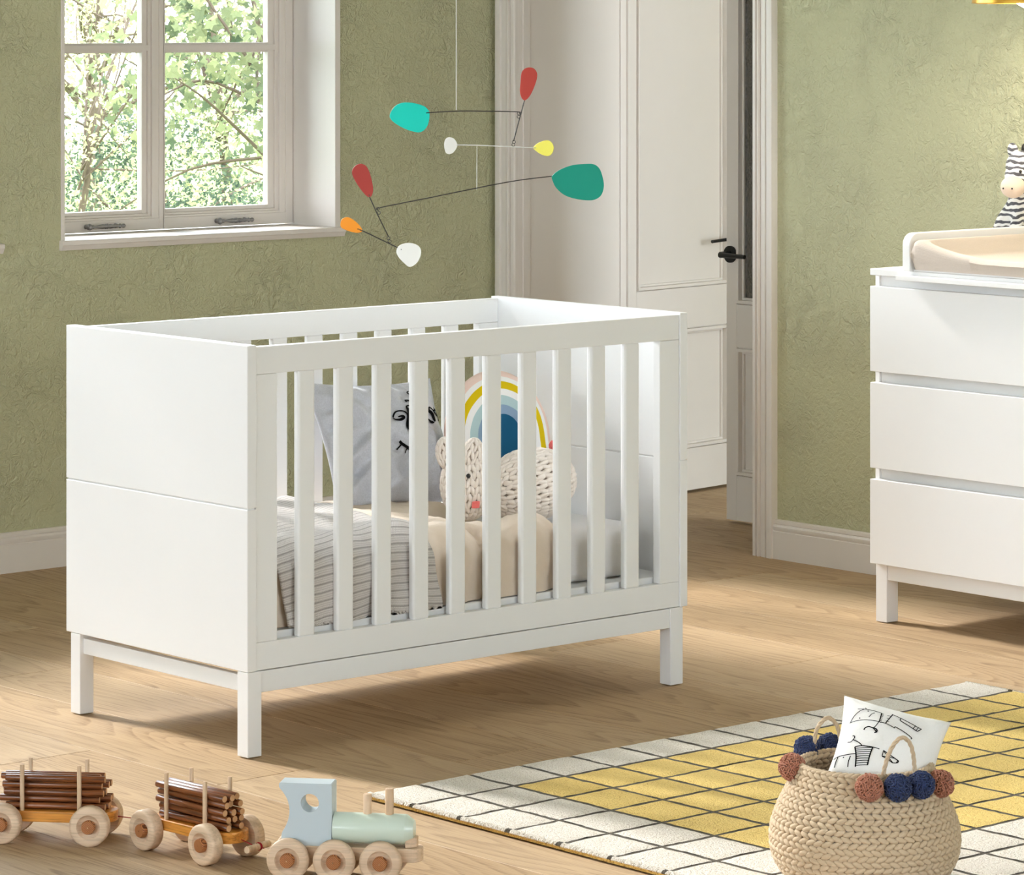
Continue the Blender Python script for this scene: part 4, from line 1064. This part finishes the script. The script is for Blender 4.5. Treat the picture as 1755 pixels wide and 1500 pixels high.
bc = thing('cushion', 'small white cushion with black line drawings tucked in the woven basket', 'cushion')
Rm = Matrix.Rotation(-R(41.219), 4, 'Z')
bc.matrix_world = Matrix.Translation(Vector((BC[0], BC[1], 0)) + (Rm @ Vector((0.040, 0.018, 0.238)))) @ Rm @ Matrix.Rotation(-R(38), 4, 'X') @ Matrix.Rotation(R(16), 4, 'Y')
cb = Cushion(0.192, 0.180, 0.046, 0.10, 0.006, 9, 0.42)
cb.mesh('cover', M['canvas'], bc, 40)
def cmap(x, y):
    p = (1400+x/6.75-1523)/985; q = -(1210+y/6.75-1293)/985/math.cos(R(35)); return (p*0.961-q*0.276, p*0.276+q*0.961)
CS = [([(510, 170), (600, 185), (680, 205), (770, 230)], 1), ([(415, 310), (460, 250), (530, 200), (590, 182)], 1), ([(600, 165), (605, 188)], 1), ([(405, 315), (480, 308), (600, 315), (740, 345)], 1),
      ([(618, 212), (632, 212)], 1.6), ([(513, 283), (527, 283)], 1.6), ([(700, 235), (660, 250), (625, 285)], 1), ([(780, 230), (760, 290), (735, 350)], 1.5), ([(910, 240), (860, 300), (810, 365)], 1.5),
      ([(735, 345), (690, 395), (660, 415)], 1.2), ([(555, 425), (570, 405), (610, 393), (650, 408), (690, 425), (702, 447), (690, 466), (668, 468)], 1.8), ([(660, 415), (680, 440), (685, 460)], 1.5),
      ([(740, 350), (820, 370), (910, 412)], 1.1), ([(905, 415), (920, 393)], 1.1), ([(920, 395), (1010, 440), (1100, 500), (1088, 516)], 1.2), ([(900, 240), (950, 260), (1000, 285)], 1),
      ([(1000, 285), (990, 310), (1040, 345), (1150, 405), (1180, 420)], 1.3), ([(1180, 420), (1232, 388)], 1.3), ([(1232, 388), (1180, 368), (1080, 325), (1000, 285)], 1.1), ([(1130, 395), (1160, 362)], 1), ([(1163, 411), (1198, 375)], 1),
      ([(365, 520), (400, 526), (430, 505), (447, 485), (440, 470), (425, 467)], 1.2), ([(430, 510), (470, 535), (500, 560), (520, 588)], 1.3), ([(440, 590), (447, 680), (435, 778)], 1.8), ([(440, 590), (520, 588), (640, 615)], 1.6), ([(640, 615), (602, 690), (570, 778)], 1.8),
      ([(640, 615), (680, 625), (715, 637)], 1.1), ([(200, 655), (260, 645), (350, 650), (440, 660)], 1.2), ([(250, 650), (220, 700), (200, 755)], 1.3), ([(385, 670), (360, 720), (350, 768)], 1.3), ([(302, 667), (316, 667)], 1.6),
      ([(760, 650), (850, 700), (932, 747)], 1.4), ([(932, 747), (910, 765), (860, 767)], 1.3), ([(860, 767), (800, 735), (740, 705)], 1.4), ([(740, 705), (762, 650)], 1), ([(765, 660), (860, 765)], 1.1), ([(742, 705), (890, 722)], 1.1), ([(900, 765), (925, 742)], 1)]
HATCH = []
for k in range(9):
    yy = 608+20*k; CS.append(([(446, yy), (530, yy+4), (630-k*8, yy+8)], 1.0))
for k in range(7):
    t = k/6; CS.insert(0, ([(776-42*t, 236+112*t), (804-46*t, 246+112*t)], 0.9))
    if k % 2: CS.insert(0, ([(850-40*t, 240+112*t), (892-46*t, 246+112*t)], 0.9))
for sub, lb in ((CS[:31], 'line drawing of an animal in a scarf'), (CS[31:], 'line drawing of an animal in a striped jumper')):
    ribbons(cb.surf, [([cmap(*p) for p in pts], 0.00125*w) for pts, w in sub], 0.0013).build('printed_drawing', M['ink'], bc)['label'] = lb

# ------------------------------------------------------------------ toy train
def wheel_parts(root, x, y, R0, th, sgn, z=None, name='wheel'):
    """disc wheel with rounded rim, dished face and a hub peg; sgn = -1 faces the viewer side (-y)"""
    z = R0 if z is None else z
    m = MB(); b = R0*0.10
    face = [(0.001, th/2-0.006), (R0*0.42, th/2-0.006), (R0*0.52, th/2-0.004), (R0*0.60, th/2), (R0*0.86, th/2), (R0*0.95, th/2-b*0.45), (R0, th/2-b*1.2)]
    back = [(R0, -th/2+b), (R0-b*0.6, -th/2), (0.001, -th/2)]
    m.lathe([(r, sgn*h) for r, h in face+back], 40, 'Y', (x, y, z), cap=False)
    w = m.build(name, M['beech'], root, smooth=True, sharp=45)
    h = MB(); h.lathe([(0.001, sgn*(th/2-0.008)), (R0*0.34, sgn*(th/2-0.008)), (R0*0.345, sgn*(th/2+0.002)), (R0*0.31, sgn*(th/2+0.0045)), (0.001, sgn*(th/2+0.005))], 24, 'Y', (x, y, z), cap=False)
    h.build('hub', M['hub'], w, smooth=True, sharp=45)
    return w
K = 1.704e-4; KX = 1.771e-4
def ex(xc): return (xc-793)*KX
def ez(yc): return 0.038+(960-yc)*K
ang = R(-49.65); u_ = Vector((math.cos(ang), math.sin(ang), 0)); n_ = Vector((-math.sin(ang), math.cos(ang), 0))
ep = Vector((-0.5121, -0.9319, 0))+n_*0.046
eng = thing('toy_engine', 'wooden toy steam engine with pale blue cab and sage green boiler', 'toy train', ep, ang)
cab = [(222, 187), (740, 187), (752, 200), (752, 500), (745, 850), (240, 850), (240, 720), (280, 640), (310, 560), (320, 470), (302, 370), (258, 290), (217, 238), (214, 200)]
outl = [(ex(a), ez(b)) for a, b in cab]
cs = outl[:6]+spline(outl[5:], 4, closed=False)[1:]
bmc = bmesh.new(); hx, hz, hr = ex(528), ez(390), 95*K
NH = 40
def ringv(pts, y): return [bmc.verts.new((p[0], y, p[1])) for p in pts]
hole = [(hx+hr*math.cos(2*PI*k/NH), hz+hr*math.sin(2*PI*k/NH)) for k in range(NH)]
cy0, cy1 = -0.0215, 0.0215
of, ob_ = ringv(cs, cy0), ringv(cs, cy1); hf, hb = ringv(hole, cy0), ringv(hole, cy1)
for a, b in ((of, ob_), (hf, hb)):
    for i in range(len(a)): bmc.faces.new((a[i], a[(i+1) % len(a)], b[(i+1) % len(b)], b[i]))
for o1, h1 in ((of, hf), (ob_, hb)):
    eds = []
    for lst in (o1, h1):
        for i in range(len(lst)):
            e1 = bmc.edges.get((lst[i], lst[(i+1) % len(lst)])) or bmc.edges.new((lst[i], lst[(i+1) % len(lst)])); eds.append(e1)
    bmesh.ops.triangle_fill(bmc, use_beauty=True, use_dissolve=False, edges=eds)
bmesh.ops.recalc_face_normals(bmc, faces=bmc.faces)
mec = bpy.data.meshes.new('cab'); bmc.to_mesh(mec); bmc.free(); mec.materials.append(M['sky_blue'])
oc = bpy.data.objects.new('cab', mec); C.objects.link(oc); oc.parent = eng; oc['label'] = 'pale blue cab with a round window hole'
bv = oc.modifiers.new('Bevel', 'BEVEL'); bv.width = 0.0028; bv.segments = 3; bv.limit_method = 'ANGLE'; bv.angle_limit = R(40)
m = MB(); rb_ = 0.0268; zc_ = 0.0895
m.lathe([(0.001, ex(755)), (rb_*0.99, ex(757)), (rb_, ex(775)), (rb_, ex(1478)), (rb_*0.97, ex(1492)), (rb_*0.62, ex(1566)), (0.001, ex(1574))], 40, 'X', (0, 0, zc_), cap=False)
m.build('boiler', M['sage'], eng, smooth=True, sharp=35)['label'] = 'sage green boiler'
for a, b, t in ((1047, 1133, 300), (1270, 1356, 238)):
    m = MB(); r = (b-a)/2*KX; x = ex((a+b)/2); m.lathe([(0.001, 0.10), (r, 0.10), (r, ez(t)-0.0012), (r-0.0012, ez(t)), (0.001, ez(t))], 20, 'Z', (x, 0, 0), cap=False); m.build('chimney', M['pegwood'], eng, smooth=True, sharp=45)
m = MB(); o = [(ex(200), -0.024), (ex(1560), -0.024)]+[(ex(1560)+0.0165*math.cos(R(a)), 0.024*math.sin(R(a))) for a in range(-75, 90, 15)]+[(ex(1560), 0.024), (ex(200), 0.024)]
m.prism(o, 0.036, 0.060, 'Z'); m.build('base_board', M['beech'], eng, bevel=0.002)
m = MB(); m.prism([(ex(1490), -0.020), (ex(1600), -0.008), (ex(1600), 0.008), (ex(1490), 0.020)], 0.060, 0.078, 'Z'); m.build('front_block', M['beech'], eng, bevel=0.002)
for xw in (-0.0830, 0.0, 0.0830):
    for sg in (-1, 1): wheel_parts(eng, xw, sg*0.0365, 0.0375, 0.019, sg)
    m = MB(); m.tube([(xw, -0.03, 0.0375), (xw, 0.03, 0.0375)], 0.006, 10); m.build('axle', M['hub'], eng, smooth=True)

def wagon(loc, ang, label, nm):
    w = thing('toy_wagon', label, 'toy train', loc, ang)
    m = MB(); hl, hw = 0.090, 0.036
    o = [(-hl-0.012, -hw*0.7), (-hl, -hw), (hl-0.005, -hw)]+[(hl+0.034*math.cos(R(a)), hw*math.sin(R(a))) for a in range(-80, 90, 10)]+[(hl-0.005, hw), (-hl, hw), (-hl-0.012, hw*0.7)]
    m.prism(o, 0.038, 0.058, 'Z'); m.build('bed', M['honey'], w, bevel=0.0022, seg=3)['label'] = 'honey coloured bed'
    for xw in (-0.083, 0.083):
        for sg in (-1, 1): wheel_parts(w, xw, sg*0.0505, 0.0370, 0.025, sg)
        m = MB(); m.tube([(xw, -0.04, 0.037), (xw, 0.04, 0.037)], 0.006, 10); m.build('axle', M['hub'], w, smooth=True)
    for xs_ in (-0.050, 0.058):
        for sg in (-1, 1):
            m = MB(); m.lathe([(0.001, 0.050), (0.0041, 0.050), (0.0041, 0.1415), (0.0033, 0.1428), (0.001, 0.1428)], 14, 'Z', (xs_, sg*0.0298, 0), cap=False); m.build('stake', M['pegwood'], w, smooth=True, sharp=45)
    return w
RL = 0.0064
lg = MB(); lg.lathe([(RL-0.0006, -0.094), (RL, -0.0932), (RL, 0.0932), (RL-0.0006, 0.094)], 18, 'X', cap=False)
for sx in (-1, 1):
    vs = [((sx*0.094), (RL-0.0006)*math.cos(2*PI*k/18), (RL-0.0006)*math.sin(2*PI*k/18)) for k in range(18)]
    lg.add(vs, [tuple(range(18))], 1)
log0 = lg.build('log', [M['bark'], M['logend']], smooth=True, sharp=45)
def logs(w, ang, label, grp, seed, first):
    rn = random.Random(seed); Mw = Matrix.Translation(w.location) @ Matrix.Rotation(ang, 4, 'Z')
    ypos = (-0.0165, -0.0005, 0.0155)
    for rw in range(5):
        for c in range(3):
            o = log0 if first and rw == 0 and c == 0 else log0.copy()
            if o is not log0: C.objects.link(o)
            z = 0.0585+RL+rw*RL*1.99
            yy = ypos[c]+(0.0022 if rw % 2 else -0.0022)
            o.matrix_world = Mw @ Matrix.Translation((0.008+rn.uniform(-0.010, 0.010), yy, z)) @ Matrix.Rotation(rn.uniform(0, 6), 4, 'X')
            tag(o, label, 'log', grp)
n2 = R(-85.65); p2 = (Vector((-0.6247, -0.5085, 0))+Vector((-0.6122, -0.6729, 0)))/2+Vector((-math.sin(n2), math.cos(n2), 0))*0.063
w2 = wagon(p2, n2, 'wooden log wagon coupled behind the toy engine, front wheels nearest it', 'mid'); logs(w2, n2, 'thin varnished log stacked on the wagon just behind the toy engine', 'logs on the wagon behind the engine', 2, True)
n1 = R(-48.5); p1 = (Vector((-0.7908, -0.3023, 0))+Vector((-0.6854, -0.4214, 0)))/2+Vector((-math.sin(n1), math.cos(n1), 0))*0.063
w1 = wagon(p1, n1, 'last wooden log wagon of the train, cut by the left picture edge', 'rear'); logs(w1, n1, 'thin varnished log stacked on the last wagon at the left edge', 'logs on the last wagon', 5, False)
# couplings belong to the wagons
def coupling(w, wa, p0, p1, peg=None):
    inv = (Matrix.Translation(w.location) @ Matrix.Rotation(wa, 4, 'Z')).inverted()
    m = MB(); a, b = inv @ Vector(p0), inv @ Vector(p1); m.tube([a, (a+b)/2+Vector((0, 0, -0.002)), b], 0.0009, 6); m.build('coupling_string', M['redthread'], w, smooth=True)
    if peg:
        m = MB(); m.tube([inv @ Vector(peg[0]), inv @ Vector(peg[1])], 0.0062, 14); m.build('coupling_peg', M['pegwood'], w, smooth=True, sharp=45)
        m = MB(); mid = (inv @ Vector(peg[0]))*0.45+(inv @ Vector(peg[1]))*0.55; d = ((inv @ Vector(peg[1]))-(inv @ Vector(peg[0]))).normalized()
        for k in range(3): q_ = mid+d*(k-1)*0.0016; a1 = d.orthogonal().normalized(); b1 = d.cross(a1); m.tube([q_+(a1*math.cos(t*PI/6)+b1*math.sin(t*PI/6))*0.0067 for t in range(12)], 0.0009, 5, closed=True)
        m.build('thread_knot', M['redthread'], w, smooth=True)
f2 = Vector(p2)+Vector((math.cos(n2), math.sin(n2), 0))*0.124
coupling(w2, n2, (f2.x, f2.y, 0.044), (-0.545, -0.775, 0.040), ((-0.580, -0.770, 0.041), (-0.519, -0.754, 0.041)))
f1 = Vector(p1)+Vector((math.cos(n1), math.sin(n1), 0))*0.123; b2 = Vector(p2)-Vector((math.cos(n2), math.sin(n2), 0))*0.100
coupling(w1, n1, (f1.x, f1.y, 0.045), (b2.x, b2.y, 0.045))

# ------------------------------------------------------------------ garden outside
struct(onebox('ground_outside', (-14, 30, 2.7, 40, -0.45, -0.35), M['lawn'], bevel=0), 'lawn outside the window', 'lawn')
def crown(name, c, rad, n, size, mat, parent, seed, shape='leaf', lumps=9):
    rn = random.Random(seed); vs = []; fs = []; tint = []
    cl = [(rn.gauss(0, 0.5), rn.gauss(0, 0.5), rn.gauss(0, 0.5), rn.uniform(0.25, 0.5)) for _ in range(lumps)]
    for _ in range(n):
        q = cl[rn.randrange(lumps)]
        d = Vector((rn.gauss(0, 1), rn.gauss(0, 1), rn.gauss(0, 1))).normalized()*q[3]*rn.uniform(0.75, 1.1)
        p = Vector(((q[0]+d.x)*rad[0]+c[0], (q[1]+d.y)*rad[1]+c[1], (q[2]+d.z)*rad[2]+c[2]))
        if p.z < -0.3: p.z = -0.3+rn.random()*0.2
        nm = (d+Vector((rn.gauss(0, 0.6), rn.gauss(0, 0.6), rn.gauss(0, 0.6)+0.3))).normalized()
        a = nm.orthogonal().normalized(); a = Matrix.Rotation(rn.uniform(0, 6.28), 3, nm) @ a; b = nm.cross(a); s_ = size*rn.uniform(0.6, 1.2); o = len(vs)
        if shape == 'maple':
            for r_, t_ in ((0.1, -90), (0.42, -35), (0.28, -10), (0.62, 22), (0.34, 50), (0.72, 90), (0.34, 130), (0.62, 158), (0.28, 190), (0.42, 215)):
                v = p+(a*math.cos(R(t_))+b*math.sin(R(t_)))*r_*s_+nm*(-0.10*s_*abs(math.cos(R(t_)))); vs.append(v)
            fs.append(tuple(range(o, o+10)))
        else:
            vs += [p-a*s_*0.5, p+b*s_*0.28, p+a*s_*0.5, p-b*s_*0.28]; fs.append((o, o+1, o+2, o+3))
        tint.append(rn.random())
    me = bpy.data.meshes.new(name); me.from_pydata([tuple(v) for v in vs], [], fs); at = me.attributes.new('tint', 'FLOAT', 'FACE')
    for i, t in enumerate(tint): at.data[i].value = t
    me.materials.append(mat); o = bpy.data.objects.new(name, me); C.objects.link(o); o.parent = parent; return o
def tree(label, pos, c, rad, n, size, mat, seed, shape='leaf', trunk=0.08, name='tree', cat='tree', branches=10, lumps=9):
    t = thing(name, label, cat, pos); rn = random.Random(seed+50)
    lc = (c[0]-pos[0], c[1]-pos[1], c[2]-pos[2])
    crown('foliage', lc, rad, n, size, M[mat], t, seed, shape, lumps)
    m = MB(); top = Vector(lc)
    m.tube([(0, 0, -0.02), Vector((0, 0, 0))*0.5+top*0.45+Vector((0.06, 0, 0)), top+Vector((0, 0, rad[2]*0.4))], [trunk, trunk*0.75, trunk*0.3], 10)
    for k in range(branches):
        s0 = top*rn.uniform(0.4, 1.0); e0 = top+Vector((rn.uniform(-1, 1)*rad[0], rn.uniform(-1, 1)*rad[1], rn.uniform(-0.9, 0.9)*rad[2])); md = (s0+e0)/2+Vector((rn.uniform(-.1, .1), rn.uniform(-.1, .1), rn.uniform(-0.05, .2)))*rad[0]
        m.tube(spline([s0, md, e0], 4, closed=False), [trunk*0.30*(1-0.09*i) for i in range(9)], 6)
    m.build('trunk', M['treebark'], t, smooth=True)
    return t
tree('leafy maple with dark branches close outside the right sash', (5.15, 6.15, -0.35), (4.80, 6.38, 1.35), (0.75, 0.45, 0.85), 1500, 0.062, 'leafmid', 1, 'maple', 0.03, branches=16, lumps=12)
tree('pale yellow green tree seen through the left sash', (8.0, 12.6, -0.35), (8.2, 12.4, 1.55), (1.9, 1.3, 1.5), 13000, 0.042, 'leafpale', 2, 'leaf', 0.028, branches=16, lumps=16)
tree('low dark green bush at the foot of the window view', (10.4, 14.8, -0.35), (10.3, 14.7, 0.05), (1.9, 0.75, 0.66), 14000, 0.040, 'leafdark', 3, 'leaf', 0.05, name='bush', cat='bush', branches=4, lumps=18)
tree('mid green tree standing behind the maple', (13.4, 18.1, -0.35), (13.26, 18.2, 1.2), (2.2, 1.6, 1.7), 9000, 0.070, 'leafmid', 4, 'leaf', 0.06, branches=14, lumps=14)
tree('hazy pale tree farthest from the window', (15.0, 22.5, -0.35), (15.0, 22.5, 1.6), (3.2, 2.0, 2.2), 8000, 0.085, 'leafpale', 5, 'leaf', 0.12, branches=12, lumps=14)

tree('pale tree standing left of the one seen through the left sash', (3.9, 14.4, -0.35), (3.9, 14.4, 1.5), (2.2, 1.4, 1.7), 8000, 0.06, 'leafpale', 6, 'leaf', 0.05, branches=12, lumps=14)
tree('mid green tree beyond the lawn, farther left than the pale trees', (-0.6, 15.0, -0.35), (-0.6, 15.0, 1.4), (2.2, 1.4, 1.7), 8000, 0.07, 'leafmid', 7, 'leaf', 0.06, branches=12, lumps=14)

# ------------------------------------------------------------------ light
wd = bpy.data.worlds.new('world'); sc.world = wd; wd.use_nodes = True
bg = wd.node_tree.nodes['Background']; bg.inputs[0].default_value = (0.80, 0.91, 1.0, 1); bg.inputs[1].default_value = 5.8
sun = bpy.data.lights.new('sun', 'SUN'); so_ = bpy.data.objects.new('sun', sun); C.objects.link(so_)
sun.energy = 3.5; sun.angle = R(8); sun.color = (1.0, 0.98, 0.96)
so_.rotation_euler = Vector((0.13, -math.cos(R(35)), -math.sin(R(35)))).to_track_quat('-Z', 'Y').to_euler()
